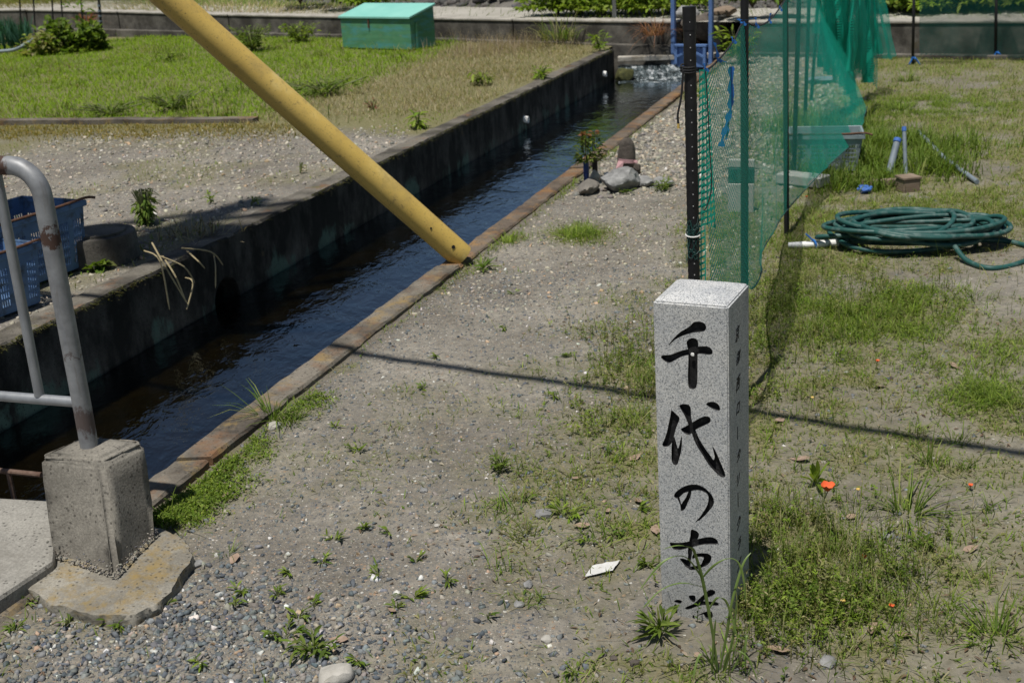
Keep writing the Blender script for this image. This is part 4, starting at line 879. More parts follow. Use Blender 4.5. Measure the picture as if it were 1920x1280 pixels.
# ================================================================== LEFT BANK THINGS
def crate(name, loc, rz, W_, D_, H_, mat, label, grp=None, wire=True, slots=True, flare=.9):
    t = empty(name, loc, rz, label, 'crate', grp); th = .006
    MB().box((0, 0, .006), (W_ * flare, D_ * flare, .012)).build('bottom', mat, t)
    for nm, ax, sgn, L in (('side', 0, -1, W_), ('side', 0, 1, W_), ('end', 1, -1, D_), ('end', 1, 1, D_)):
        m = MB(); half = (D_ if ax == 0 else W_) / 2
        def pt(u, z):
            f = flare + (1 - flare) * z / H_; a = u * L / 2 * f; b = sgn * half * f
            return Vector((a, b, z)) if ax == 0 else Vector((b, a, z))
        # grid of bars leaving slots open
        def bar(u0, u1, z0, z1, t_=th):
            nrm = Vector((0, sgn, 0)) if ax == 0 else Vector((sgn, 0, 0)); p = [pt(u0, z0), pt(u1, z0), pt(u1, z1), pt(u0, z1)]
            m.add([k + nrm * t_ * .5 for k in p] + [k - nrm * t_ * .5 for k in p], [(0, 1, 2, 3), (7, 6, 5, 4), (0, 4, 5, 1), (1, 5, 6, 2), (2, 6, 7, 3), (3, 7, 4, 0)])
        if slots:
            rows = 5; zs = [.03 + (H_ * .78 - .03) * i / rows for i in range(rows + 1)]
            bar(-1, 1, .0, .03); bar(-1, 1, H_ * .78, H_)
            for z in zs[1:-1]: bar(-1, 1, z - .004, z + .004, th * 1.01)
            ng = 6 if L > .4 else 4
            for g in range(ng + 1): u = -1 + 2 * g / ng; w_ = .05; bar(max(-1, u - w_), min(1, u + w_), .03, H_ * .78, th * 1.02)
            for g in range(ng):
                for k in range(1, 6): u = -1 + 2 * (g + k / 6) / ng; bar(u - .009, u + .009, .03, H_ * .78, th * .9)
        else: bar(-1, 1, 0, H_)
        m.build(nm, mat, t)
    m = MB(); e = .014
    for (c, d) in (((0, -D_ / 2 - e / 2, H_), (W_ + 2 * e, e, .026)), ((0, D_ / 2 + e / 2, H_), (W_ + 2 * e, e, .026)), ((-W_ / 2 - e / 2, 0, H_), (e, D_, .0255)), ((W_ / 2 + e / 2, 0, H_), (e, D_, .0255))): m.box(c, d)
    m.build('rim', mat, t, bevel=.003, seg=1)
    if wire: MB().tube(cat([(-W_ / 2 - .02, -D_ / 2 - .012, H_ + .02), (-W_ / 4, -D_ / 2 - .01, H_ + .018), (W_ / 4, -D_ / 2 - .01, H_ + .018), (W_ / 2 + .01, -D_ / 2 - .012, H_ + .022), (W_ / 2 + .05, -D_ / 2 - .03, H_ + .014)], 4), .006, 8).build('rim_wire', M['rust'], t)
    return t
cr_ang = math.atan2(.41, .22)
c1 = Dp(160, 530, 5.05); rz1 = R(66)
crate('plastic_crate', Vector((-2.14, 5.17, Z_LEFT)), R(64), .5, .36, .28, M['crateblue'], 'faded blue slotted plastic crate behind the railing post, right one of two', 'blue crates on the bank')
crate('plastic_crate', Vector((-2.13, 4.66, Z_LEFT - .005)), R(62), .44, .3, .235, M['crateblue'], 'faded blue plastic crate cut by the left edge of the picture', 'blue crates on the bank')
# round concrete manhole ring
mh = empty('manhole_ring', Vector((-1.86, 5.42, Z_LEFT)), 0, 'short dark round concrete ring beside the blue crate on the wall', 'manhole')
m = MB(); m.tube([(0, 0, -.02), (0, 0, .1), (0, 0, .118)], [.17, .17, .165], 40); m.build('ring', M['farconc'], mh, smooth='auto'); MB().tube([(0, 0, .1185), (0, 0, .128)], .125, 32).build('lid', M['walltop'], mh, smooth='auto')
# edging strip of the lawn
es = MB(); a, b = E_LAWN[1] + (E_LAWN[1] - E_LAWN[2]) * 1.2, E_LAWN[2]; d = (b - a).normalized(); nrm = Vector((-d.y, d.x, 0)); N = 50
for i in range(N + 1):
    p = a.lerp(b, i / N); w = .05; j = .012 * mnoise.noise(Vector((i * .4, 3, 0)))
    for off, z in ((-w, -.1), (-w, .028), (w, .03), (w, -.1)): q = p + nrm * (off + j); es.v.append((q.x, q.y, Z_LEFT + z + .008 * mnoise.noise(Vector((i * .3, 0, 0)))))
for i in range(N):
    for k in range(4): es.f.append((i * 4 + k, i * 4 + (k + 1) % 4, i * 4 + 4 + (k + 1) % 4, i * 4 + 4 + k))
es.f += [(0, 1, 2, 3), tuple(range(N * 4, N * 4 + 4))]
tag(es.build('lawn_edging', M['kerbconc']), 'narrow weathered concrete edging between gravel and the green lawn', 'edging')
# green storage box
gl_, gr_, gf_ = G(643, 90, Z_LEFT), G(822, 88, Z_LEFT), G(772, 94, Z_LEFT)
fx = (gf_ - gl_); Wd = fx.length; rz = math.atan2(fx.y, fx.x); side = (gr_ - gf_).length
bxo = empty('storage_box', gl_, rz, 'green wooden storage box with turquoise lid before the far wall', 'box'); hb = .33; Dd = .42
MB().box((Wd / 2, Dd / 2, hb / 2), (Wd, Dd, hb)).build('body', M['gbox'], bxo, bevel=.006)
m = MB().add([(-.015, -.02, hb + .005), (Wd + .015, -.02, hb + .005), (Wd + .015, Dd + .02, hb + .115), (-.015, Dd + .02, hb + .115), (-.015, -.02, hb + .03), (Wd + .015, -.02, hb + .03), (Wd + .015, Dd + .02, hb + .14), (-.015, Dd + .02, hb + .14)], [(0, 3, 2, 1), (4, 5, 6, 7), (0, 1, 5, 4), (1, 2, 6, 5), (2, 3, 7, 6), (3, 0, 4, 7)]); m.build('lid', M['glid'], bxo, bevel=.004)
m = MB(); m.add([(x, y, z) for x in (.0, Wd) for y, z in ((.004, hb), (Dd - .004, hb), (Dd - .004, hb + .11))], [(0, 1, 2), (3, 5, 4), (0, 3, 4, 1), (1, 4, 5, 2), (0, 2, 5, 3)]); m.build('wedge', M['gbox'], bxo)
MB().box((Wd * .42, -.008, hb - .05), (.018, .012, .1)).build('latch', M['rust'], bxo); MB().box((Wd + .006, .1, hb * .45), (.012, .03, hb * .85)).build('batten', M['gbox'], bxo)
# thin garden stakes at the upper left
SG = 'thin dark stakes at the vegetable bed'
for i, (xb, yb, xt, lab) in enumerate([(40, 62, 32, 'leftmost thin dark stake of the row behind the leek bed'), (66, 60, 58, 'second thin dark stake from the left behind the leek bed'), (100, 58, 94, 'third thin stake from the left, behind the leafy bush'), (119, 52, 108, 'fourth thin stake from the left, behind the leafy bush'), (158, 52, 142, 'fifth thin stake from the left, by the rusty dry weed'), (193, 80, 178, 'rightmost stake of the row, wrapped with pale tape')]):
    b = Dp(xb, yb + 12, 17.2); tp = Dp(xt, -80, 17.2); t = empty('garden_stake', b, 0, lab, 'stake', SG); th = .011 if i < 5 else .018
    MB().tube([Vector((0, 0, -.05)), (tp - b)], th, 8).build('shaft', M['black'], t)
    if i == 5:
        for k in range(4): p = (tp - b) * (.3 + .055 * k); MB().tube([p, p * 1.05], .026, 8).build('tape_wrap', M['pvc'], t)

# ================================================================== GATE AND WEIR
gp = Vector((sx(-2.62, 12.95), 12.95, 0)); gl0 = Dp(1263, 112, 12.95); gr0 = Dp(1333, 112, 12.72)
gt = empty('sluice_gate', gl0, 0, 'blue painted steel sluice gate frame at the head of the channel', 'sluice gate'); v = gr0 - gl0; v.z = 0; vn = v.normalized(); fr = Vector((vn.y, -vn.x, 0)); az = math.atan2(v.y, v.x)
for k in (0, 1): MB().box(v * k + Vector((0, 0, .5)), (.042, .05, 1.3), az).build('post', M['gateblue'], gt, bevel=.005)
MB().box(v * .5 + Vector((0, 0, .03)) + fr * .02, (v.length - .07, .02, .2), az).build('gate_plate', M['gateblue'], gt, bevel=.004)
MB().box(v * .5 + Vector((0, 0, .15)) + fr * .03, (v.length - .055, .06, .025), az).build('cross_beam', M['gateblue'], gt, bevel=.004)
for sgn in (-1, 1):
    mt = Matrix.Rotation(az, 4, 'Z') @ Matrix.Rotation(sgn * .45, 4, 'Y'); MB().box(v * (.5 + sgn * .2) + Vector((0, 0, .07)) + fr * .045, (.15, .03, .022), mat=mt).build('brace', M['gateblue'], gt)
    MB().box(v * (.5 + sgn * .38) + Vector((0, 0, .05)) + fr * .04, (.03, .035, .17), az).build('stiffener', M['gateblue'], gt)
for i, (xa, xb, ya, yb, Y, lab) in enumerate([(1240, 1262, 36, 62, 13.35, 'short concrete pier left of the blue sluice gate'), (1337, 1360, 32, 100, 12.95, 'short concrete pier right of the blue sluice gate')]):
    a = Dp(xa, yb, Y); b = Dp(xb, yb, Y); zt = Dp(xa, ya, Y).z; w = b.x - a.x
    tag(MB().box(((a.x + b.x) / 2, Y + .1, (zt - .5) / 2), (w, .2, zt + .5), -.5).build('gate_pier', M['farconc'], bevel=.01), lab, 'pier', 'piers of the sluice gate')
for i, (px, py, s_, mt, lab) in enumerate([((1320), 50, (.24, .16, .14), 'brownrock', 'brown boulder lodged behind the blue gate frame'), (1355, 22, (.2, .12, .06), 'wood', 'slanting broken stump at the right of the gate'), (1290, 25, (.16, .12, .08), 'rock', 'grey boulder on the path behind the gate'), (1325, 72, (.2, .12, .09), 'brownrock', 'dark clod behind the gate beam')]):
    p = Dp(px, py, 13.15 + .1 * i); tag(rock('boulder', p, s_, M[mt], 50 + i, .45, rot=.5 * i), lab, 'rock')
wr = empty('weir', (sx(S_WALL, 13), 13.0, 0), 0, 'pale concrete beam and sill of the small weir', 'weir'); q = wr.location
a = Vector((sx(S_WALL, 13.05), 13.05, -.02)) - q; b = Vector((sx(S_KERB_IN, 12.9), 12.9, -.02)) - q; v = b - a; az = math.atan2(v.y, v.x); v2 = v.length
MB().box(a.lerp(b, .5), (v2, .12, .05), az).build('beam', M['capconc'], wr, bevel=.006); MB().box(a.lerp(b, .5) + Vector((0, .03, -.25)), (v2, .1, .26), az).build('sill', M['wallconc'], wr)
m = MB(); NX, NY = 40, 14
for i in range(NX + 1):
    for j in range(NY + 1):
        f = j / NY; p = a.lerp(b, i / NX) + Vector((-.05 * f, -.02 - .5 * f, 0)); z = -.1 - .11 * min(1, f * 2.6) ** 1.4 + (.02 * mnoise.noise(Vector((i * .3, j * .5, 0))) + .012 * mnoise.noise(Vector((i * .9, j * 1.1, 4)))) * (1 if f > .15 else .3) * (1 - f * .75)
        m.v.append((p.x, p.y, z + .012 * (1 - f)))
for i in range(NX):
    for j in range(NY): k = i * (NY + 1) + j; m.f.append((k, k + 1, k + NY + 2, k + NY + 1))
o = m.build('weir_water', M['foam'], smooth=True); o.location = q; tag(o, kind='structure')
ms = rock('moss_clump', Dp(1172, 141, 12.78), (.13, .1, .07), M['mosslump'], 77, .4); tag(ms, 'mossy stone lump at the left end of the weir', 'stone')

# grey sign pole on the upper path
sp = empty('sign_pole', Dp(1152, 39, 13.7), 0, 'slim grey metal pole with white foot on the upper path', 'pole'); MB().tube([(0, 0, -.05), (0, 0, 1.6)], .022, 12).build('tube', M['steel'], sp, smooth=True); MB().box((0, 0, -.005), (.2, .12, .03), .3).build('foot_plate', M['white'], sp, bevel=.005)

# ================================================================== ROADSIDE SHRINE STONES
b = G(1176, 334); us = rock('standing_stone', b + Vector((0, .02, .12)), (.056, .05, .128), M['brownrock'], 16, .12, sub=4); us.rotation_euler = (0, .03, .3)
tag(us, 'upright brown stone tied with pink cloth beside the channel', 'stone')
pk = empty('pink_cloth', b + Vector((0, .02, .1)), 0, 'pink cloth band tied round the upright brown stone', 'cloth')
m = MB(); ring = []
for z in (-.011, .011):
    for j in range(24): a = 2 * math.pi * j / 24; ring.append((.054 * math.cos(a), .053 * math.sin(a), z + .008 * math.cos(a + 2.5)))
m.add(ring, [(j, (j + 1) % 24, 24 + (j + 1) % 24, 24 + j) for j in range(24)]); m.build('band', M['pink'], pk)
m = MB().add([(-.052, -.03, .008), (-.022, -.056, .006), (-.04, -.06, -.085), (-.085, -.05, -.085), (-.068, -.05, -.035)], [(0, 1, 2, 3, 4)]); m.build('tail', M['pink'], pk); rock('knot', (.05, -.03, -.006), (.014, .012, .01), M['pink'], 3, .3, pk)
for (px, py, sz, mt, sd, lab) in [(1165, 361, (.125, .09, .078), 'rock', 1, 'large pale grey boulder in front of the upright stone'), (1105, 363, (.125, .06, .045), 'palebrown', 2, 'flat elongated brown-grey stone below the blue flower tube'),
      (1210, 352, (.085, .06, .035), 'rock', 3, 'low grey slab stone right of the large boulder'), (1193, 327, (.04, .035, .038), 'brownrock', 4, 'small reddish brown rock at the foot of the upright stone'), (1180, 336, (.035, .03, .02), 'brownrock', 6, 'small brown chip leaning on the upright stone'),
      (1246, 352, (.06, .045, .035), 'rock', 5, 'rightmost grey rock of the shrine stones, by a weed'), (1139, 334, (.022, .018, .02), 'white', 8, 'small white cup-like stone beside the boulder'), (1116, 340, (.028, .022, .036), 'palerock', 9, 'pale block between the two flower tubes and the boulder')]:
    p = G(px, py); tag(rock('shrine_stone', p + Vector((0, sz[1], sz[2] * .62)), sz, M[mt], sd + 20, .3, rot=sd * .7, sub=4), lab, 'stone', 'stones of the roadside shrine')
def leaf_obj(name, parent, P, az, pitch, L, W_, C, mat='leaf', **k):
    V, F, CC = leaves(np.array(P), np.array(az), np.array(pitch), np.array(L), np.array(W_), np.array(C), **k); return np_mesh(name, V, F, CC, M[mat], parent)
for (px, py, r, h, mt, lab, dn_) in [(1100, 345, .0165, .125, 'bluevase', 'dark blue flower tube with glossy green sprays beside the channel', 1), (1116, 336, .016, .115, 'brownvase', 'dark brown flower tube behind the blue one', .6)]:
    b = G(px, py); t = empty('flower_tube', b, 0, lab, 'vase', 'flower tubes at the shrine'); MB().tube([(0, 0, -.02), (0, 0, h)], r, 16).build('tube', M[mt], t, smooth='auto')
    rng = np.random.default_rng(int(px)); n = int(150 * dn_); hh = rng.uniform(0, 1, n); rad = .055 * np.sin(np.clip(hh * 2.6 + .5, 0, 3.1)) * np.sqrt(rng.uniform(0, 1, n)); a = rng.uniform(0, 6.28, n)
    P = np.stack([rad * np.cos(a), rad * np.sin(a), h - .005 + hh * .17], 1); c = palette(n, [(.06, .1, .015), (.11, .15, .025), (.2, .22, .05), (.04, .065, .012)], [3, 3, 2, 2], rng=rng); c[hh > .9] = (.22, .1, .05)
    leaf_obj('spray', t, P, a + rng.normal(0, .5, n), rng.normal(.25, .5, n), rng.uniform(.028, .045, n), rng.uniform(.012, .02, n), c, rng=rng)
    m = MB()
    for k in range(4): aa = k * 1.6; m.tube([(0, 0, h - .05), (.02 * math.cos(aa), .02 * math.sin(aa), h + .16)], .002, 5)
    m.build('stem', M['bark'], t)

# ================================================================== THINGS ON THE RIGHT FIELD
crate('plastic_crate', G(1552, 318) + Vector((.0, .08, 0)), -.22, .4, .28, .2, M['crategrey'], 'grey-blue plastic crate standing in tall grass under the green net', None, wire=True, flare=.86)
b = G(1500, 350); tag(MB().box(b + Vector((.02, .03, .035)), (.27, .12, .055), -.75).build('squared_block', M['board'], bevel=.006), 'pale squared beam lying by the third post', 'block')
pn = empty('pale_board', G(1389, 398), -.3, 'pale grey board with dark band standing behind the net, path side', 'board'); MB().box((0, 0, .075), (.13, .03, .15)).build('lower_panel', M['board'], pn, bevel=.004); MB().box((0, .005, .19), (.13, .03, .075)).build('dark_band', M['hose'], pn, bevel=.004); MB().box((0, .01, .25), (.13, .03, .04)).build('upper_panel', M['board'], pn, bevel=.004)
# hose coil
def hose():
    c = (G(1580, 462) + G(1850, 455)) * .5; t = empty('garden_hose', c, 0, 'coiled dark teal garden hose heaped on the grass', 'hose'); rng = random.Random(4)
    pts = []; rx, ry, ang = .4, .235, -.1; loops = 14.5; n = int(loops * 26)
    for i in range(n):
        f = i / n; a = 2 * math.pi * loops * f + .6; lp = int(loops * f); random_ = random.Random(lp * 7 + 3)
        kx = .8 + .5 * mnoise.noise(Vector((f * 13, 0, 0))); ky = .78 + .8 * mnoise.noise(Vector((0, f * 15, 2)))
        ox, oy = .2 * mnoise.noise(Vector((f * 12, 5, 5))), .12 * mnoise.noise(Vector((5, f * 12, 9)))
        z = .014 + .1 * abs(math.sin(f * 9.3)) * (1 - .3 * f) + .012 * math.sin(a * 2 + lp) + .01
        x, y = rx * kx * math.cos(a) + ox, ry * ky * math.sin(a) + oy
        pts.append(Vector((x * math.cos(ang) - y * math.sin(ang), x * math.sin(ang) + y * math.cos(ang), max(z, .013))))
    MB().tube(cat(pts, 2), .0112, 9).build('coil', M['hose'], t, smooth=True)
    MB().tube(cat([G(1790, 462, .06) - c, G(1815, 490, .02) - c, G(1860, 503, .013) - c, G(1915, 492, .013) - c, G(1945, 470, .015) - c, G(1885, 452, .02) - c, G(1810, 450, .05) - c, G(1780, 452, .06) - c], 8), .0112, 9).build('loose_loop', M['hose'], t, smooth=True)
hose()
pv = empty('white_pipe', G(1478, 465), 0, 'short white plastic pipe with blue knot beside the hose coil', 'pipe'); q = pv.location
MB().tube([Vector((0, 0, .014)), G(1510, 459, .016) - q, G(1572, 455, .02) - q], [.012, .0165, .0165], 12).build('tube', M['white'], pv, smooth='auto'); p = G(1523, 458, .02) - q
m = MB(); m.tube([p + Vector((.003 * k, .019 * math.cos(a), .019 * math.sin(a))) for k, a in enumerate(np.linspace(0, 6.28, 10))], .005, 6); m.tube([p + Vector((0, 0, .02)), p + Vector((-.03, 0, .05))], .004, 5); m.build('blue_knot', M['bluetape'], pv)
bc_ = G(1635, 424); bo = rock('black_bag', bc_ + Vector((0, .03, .03)), (.05, .05, .042), M['cord'], 31, .5); tag(bo, 'small crumpled black bag poking up behind the hose coil', 'bag')
pp = empty('grey_pipe', G(1722, 262), 0, 'grey pipe lying slantwise on the field in front of grass', 'pipe'); q = pp.location; MB().tube([Vector((0, 0, .05)), (G(1770, 296, .03) - q), G(1832, 341, .014) - q], .013, 12).build('tube', M['pvc'], pp, smooth='auto')
for i, (a, b2, zt, lab) in enumerate([((1662, 332), (1683, 262), .0, 'thick upright grey pipe stub with blue cap in tall grass'), ((1700, 330), (1695, 240), .0, 'thinner pipe stub behind the blue-capped one')]):
    p = G(*a); tp = Dp(b2[0], b2[1], p.y + .12); t = empty('pipe_stub', p, 0, lab, 'pipe', 'pipe stubs in the grass'); r = .019 if i == 0 else .011
    MB().tube([Vector((0, 0, -.05)), tp - p], r, 14).build('tube', M['pvc'], t, smooth='auto'); MB().tube([(tp - p) * .93, (tp - p) * 1.02], r * 1.15, 14).build('blue_cap', M['bluerag'], t, smooth='auto')
b = G(1706, 360); wb = empty('timber_stump', b + Vector((.0, .04, 0)), .2, 'short brown squared timber block standing in the field', 'block'); MB().box((0, 0, .03), (.095, .09, .07)).build('body', M['wood'], wb, bevel=.006); MB().box((0, 0, .072), (.105, .1, .013)).build('top_plate', M['wood'], wb, bevel=.003)
b = G(1650, 348); tag(MB().box(b + Vector((0, 0, .018)), (.2, .05, .035), -.1).build('timber_plank', M['wood'], bevel=.005), 'short pale plank half hidden in grass beside the stump', 'plank')
b = G(1620, 362); tag(rock('blue_rag', b + Vector((0, 0, .02)), (.045, .03, .028), M['bluerag'], 40, .7), 'small crumpled blue rag in the grass', 'rag')
sb = rock('plastic_sheet', G(1545, 150, .03), (.14, .1, .04), M['pvc'], 71, .6); tag(sb, 'crumpled pale plastic sheet far behind the green net', 'sheet')

# overhead cable whose shadow crosses the path
a, b = G(650, 660), G(1920, 845); hC = 4.3; off = SUN * (hC / SUN.z); d = (b - a).normalized()
cb = empty('overhead_cable', a + off, 0, 'thick black overhead cable crossing above the path', 'cable'); MB().tube([d * -9, d * 14], .023, 10).build('sheath', M['cord'], cb)

# ================================================================== STONES AND GRAVEL
def keep(n, f, box, hf=height, seed=1):
    return ground_pts(n, f, box, hf, np.random.default_rng(seed))
def gravel(name, P, smin, smax, pal, w, seed, label, sink=.15, power=2.2):
    rng = np.random.default_rng(seed); n = len(P); sz = smin + (smax - smin) * rng.uniform(0, 1, n) ** power; P = P.copy(); P[:, 2] += sz * (.2 - sink + rng.uniform(-.15, .12, n))
    V, F, C = pebbles(P, sz, palette(n, pal, w, .16, rng), rng); return tag(np_mesh(name, V, F, C, M['stone']), label, 'gravel', kind='stuff')
gc = G(300, 1230); gc2 = G(640, 1200)
def near_coarse(s, x, y):
    v = np.exp(-(((x - gc.x) / .42) ** 2 + ((y - gc.y) / .26) ** 2)) + .5 * np.exp(-(((x - gc2.x) / .4) ** 2 + ((y - 2.1) / .17) ** 2))
    return np.clip(v * (.2 + 1.3 * (fbm(x, y, 5, 3, 71) - .15)), 0, 1) * (s > S_KERB_OUT + .01)
gravel('coarse_gravel', keep(46000, near_coarse, (-2.05, -.4, 1.75, 2.85), seed=2), .002, .0115, GREY, SW, 2, 'coarse blue-grey crushed gravel at the lower left corner', sink=.08, power=2.6)
def path_fine(s, x, y): return np.clip(sstep(-.5, -1.0, s) * (.25 + 1.1 * (fbm(x, y, 3, 4, 73) - .3)) + .12, 0, 1) * (s > S_KERB_OUT + .005)
gravel('path_gravel', keep(36000, path_fine, (-2.06, .1, 1.75, 5.2), seed=3), .0018, .0085, GREY, SW, 3, 'fine grey gravel strewn over the bare path', power=3.2)
def path_mid(s, x, y): return np.clip(sstep(-.55, -.9, s) * (.3 + 1.3 * (fbm(x, y, 2, 4, 74) - .25)), 0, 1) * (s > S_KERB_OUT + .01)
gravel('path_gravel', keep(9000, path_mid, (-2.05, -.5, 4.6, 7.6), seed=4), .003, .012, TAN, TW, 4, 'pale mixed gravel in the middle of the path', power=2.4)
gravel('path_gravel', keep(14000, lambda s, x, y: sstep(-.6, -.9, s) * sstep(6.3, 7.2, y) * .95 * (s > S_KERB_OUT + .01), (-2.05, -.5, 6.3, 12.4), seed=5), .006, .021, TAN, TW, 5, 'pale stony gravel on the far end of the path behind the shrine', power=1.8)
gravel('field_gravel', keep(9000, lambda s, x, y: np.clip(.35 - .3 * green_right(s, x, y), 0, 1), (-.7, 3.2, 1.75, 8.5), seed=6), .0022, .011, GREY, SW, 6, 'scattered small stones on the bare earth of the right field', power=3)
gravel('bank_gravel', keep(22000, lambda s, x, y: np.clip((zl(s, x, y)[0]) * (.35 + .9 * (fbm(x, y, 1.6, 3, 76) - .2)), 0, 1) * (s < S_WALL - .2), (-6.5, -3.5, 4.2, 9.8), height_left, seed=7), .004, .017, TAN, TW, 7, 'pale gravel on the left bank before the lawn', power=2)
STG = 'single larger stones on the path'
for i, (px, py, r, mt, lab) in enumerate([(630, 1274, .035, 'palerock', 'rounded pale stone at the bottom edge of the path'), (513, 801, .021, 'palerock', 'pale oval stone under the grass tuft by the kerb'), (1025, 1203, .012, 'palerock', 'cream pebble on the bare ground near the marker'), (1192, 1246, .012, 'brownrock', 'small reddish pebble at the bottom, left of the marker'),
     (990, 1103, .013, 'rock', 'flat grey stone among the path gravel'), (975, 1140, .012, 'rock', 'small angular grey stone near the flat grey stone'), (1150, 1235, .008, 'brownrock', 'dark pebble pair near the bottom edge'), (370, 1058, .014, 'rock', 'dark blue-grey chip against the footing edge'), (1020, 968, .022, 'rock', 'weathered grey stone half under a weed'),
     (1665, 1003, .016, 'rock', 'grey stone on the field below the long grass tuft'), (1552, 1245, .018, 'rock', 'flat grey stone at the bottom right'), (820, 990, .008, 'palerock', 'white pebble in the middle of the path'), (795, 925, .011, 'rock', 'flat blue-grey stone on the path'), (640, 913, .008, 'palerock', 'tan angular pebble on the path'), (420, 883, .001, 'rock', None)]):
    if lab is None: continue
    p = G(px, py); p.z = float(height(np.array([p.x]), np.array([p.y]))[0]); tag(rock('stone', p + Vector((0, 0, r * .3)), (r * 1.25, r, r * .6), M[mt], 90 + i, .3, rot=i * 1.1), lab, 'stone', STG)
pp_ = G(1130, 1070); m = MB(); NP = 7
for i in range(NP):
    for j in range(NP): u, v_ = i / (NP - 1) - .5, j / (NP - 1) - .5; m.v.append((u * .07 + v_ * .024, v_ * .05 + u * .024, .003 + .003 * mnoise.noise(Vector((u * 5, v_ * 5, 1)))))
for i in range(NP - 1):
    for j in range(NP - 1): k = i * NP + j; m.f.append((k, k + NP, k + NP + 1, k + 1))
o = m.build('paper_scrap', M['paper'], smooth=True); o.location = (pp_.x, pp_.y, float(height(np.array([pp_.x]), np.array([pp_.y]))[0]) + .004); tag(o, 'dirty white paper scrap lying left of the marker', 'paper')
# dead leaves
def dead_leaf(px, py, L, lab, i):
    p = G(px, py); p.z = float(height(np.array([p.x]), np.array([p.y]))[0]) + .006; m = MB(); N = 8
    for k in range(N + 1):
        f = k / N; w = L * .26 * math.sin(math.pi * min(1, f * 1.02) ** .8) + .0005; z = .25 * L * (f - .5) ** 2 + .004 * mnoise.noise(Vector((f * 3, i, 0)))
        for sgn in (-1, 0, 1): m.v.append(((f - .5) * L, sgn * w + .03 * L * math.sin(f * 3 + i), z + (.18 * w if sgn else 0) * (1 if (i % 2) else .4)))
    for k in range(N):
        for q in (0, 1): a = k * 3 + q; m.f.append((a, a + 3, a + 4, a + 1))
    o = m.build('dead_leaf', M['dryleaf'], smooth=True); o.location = p; o.rotation_euler = (random.Random(i).uniform(-.25, .25), random.Random(i + 9).uniform(-.25, .25), i * 1.37); tag(o, lab, 'leaf', 'dead leaves on the ground')
for i, (px, py, L, lab) in enumerate([(421, 884, .05, 'brown dead leaf curled on the weeds beside the kerb'), (424, 928, .035, 'tan dead leaf on the kerbside weeds nearer the block'), (1455, 1225, .06, 'broad tan dead leaf at the bottom, right of the marker'), (1638, 1184, .05, 'dead leaf among weeds, left one of a pair below the weed bed'), (1695, 1194, .045, 'brown dead leaf, right one of the pair below the weed bed'),
     (1192, 862, .045, 'pinkish dead leaf left of the marker shaft'), (1200, 945, .05, 'curled dead leaf against the left side of the marker'), (1090, 993, .045, 'tan dead leaf under weeds left of the marker'), (1230, 1000, .05, 'dead leaf touching the marker left edge'), (1082, 903, .03, 'small reddish dead leaf on the path weeds'), (1140, 965, .03, 'small dead leaf below the marker weeds'),
     (1500, 860, .06, 'long brown dead leaf on the field behind the marker'), (1460, 790, .05, 'dead leaf in the shade behind the marker'), (1790, 690, .05, 'pale dead leaf on the right field'), (1650, 722, .045, 'narrow dead leaf in the middle of the right field'), (1418, 975, .03, 'dead leaf tip beside the right edge of the marker'), (635, 1208, .045, 'brown dead leaf beside the crabgrass at the bottom'), (440, 1052, .045, 'tan dead leaf right of the footing'), (270, 1070, .06, 'pale dead leaf on gravel below the footing'), (160, 1100, .03, 'small tan leaf on gravel under the footing'), (735, 1150, .03, 'dark dead leaf under a weed sprig on the path'), (1595, 968, .035, 'brown leaf upright in the weed bed'), (1310, 1235, .03, 'dead leaf at the base of the tall grass'), (1820, 1028, .04, 'pinkish leaf on the bare ground at the right')]):
    dead_leaf(px, py, L, lab, i)

# ================================================================== PLANTS
def hz(x, y, left=False): 
    f = height_left if left else height; return float(f(np.array([x]), np.array([y]))[0])
def at(px, py, left=False):
    p = G(px, py, Z_LEFT if left else 0); p.z = hz(p.x, p.y, left); return p
def stuff_blades(name, P, L, Wd, pal, w, lean, label, cat_, seed, droop=(.1, .5), flat=False, hi=False):
    rng = np.random.default_rng(seed); n = len(P); 
    V = (blades if hi else blades_lo)(P - np.array([0, 0, .004]), rng.uniform(0, 6.28, n), rng.uniform(*L, n), rng.uniform(*Wd, n), np.abs(rng.normal(lean, .3, n)) if not flat else rng.normal(1.45, .1, n), rng.uniform(*droop, n), palette(n, pal, w, .18, rng), rng)
    return tag(np_mesh(name, *V, M['leaf']), label, cat_, kind='stuff')
gsq = lambda s, x, y: green_right(s, x, y) ** 1.25 * (s > S_KERB_OUT + .03)
RB = (-2.05, 2.6, 1.75, 6.2)
stuff_blades('short_grass', keep(330000, lambda s, x, y: .95 * gsq(s, x, y), RB, seed=11), (.008, .045), (.0014, .0036), OLIVE + GREEN + BRIGHT, OW + GW + BW, .75, 'thin short olive grass growing over the right field', 'grass', 11)
stuff_blades('short_grass', keep(190000, lambda s, x, y: .8 * gsq(s, x, y), (-1.5, 4.4, 5.6, 12.4), seed=12), (.015, .06), (.002, .006), OLIVE + GREEN + BRIGHT, OW + GW + BW, .75, 'thin grass on the far part of the right field', 'grass', 12)
stuff_blades('dry_straw', keep(90000, lambda s, x, y: .6 * gsq(s, x, y) * (s > -1.2), RB, seed=13), (.02, .09), (.0008, .002), DRY, DW, 0, 'dead pale straw lying between the weeds', 'straw', 13, (0, .1), True)
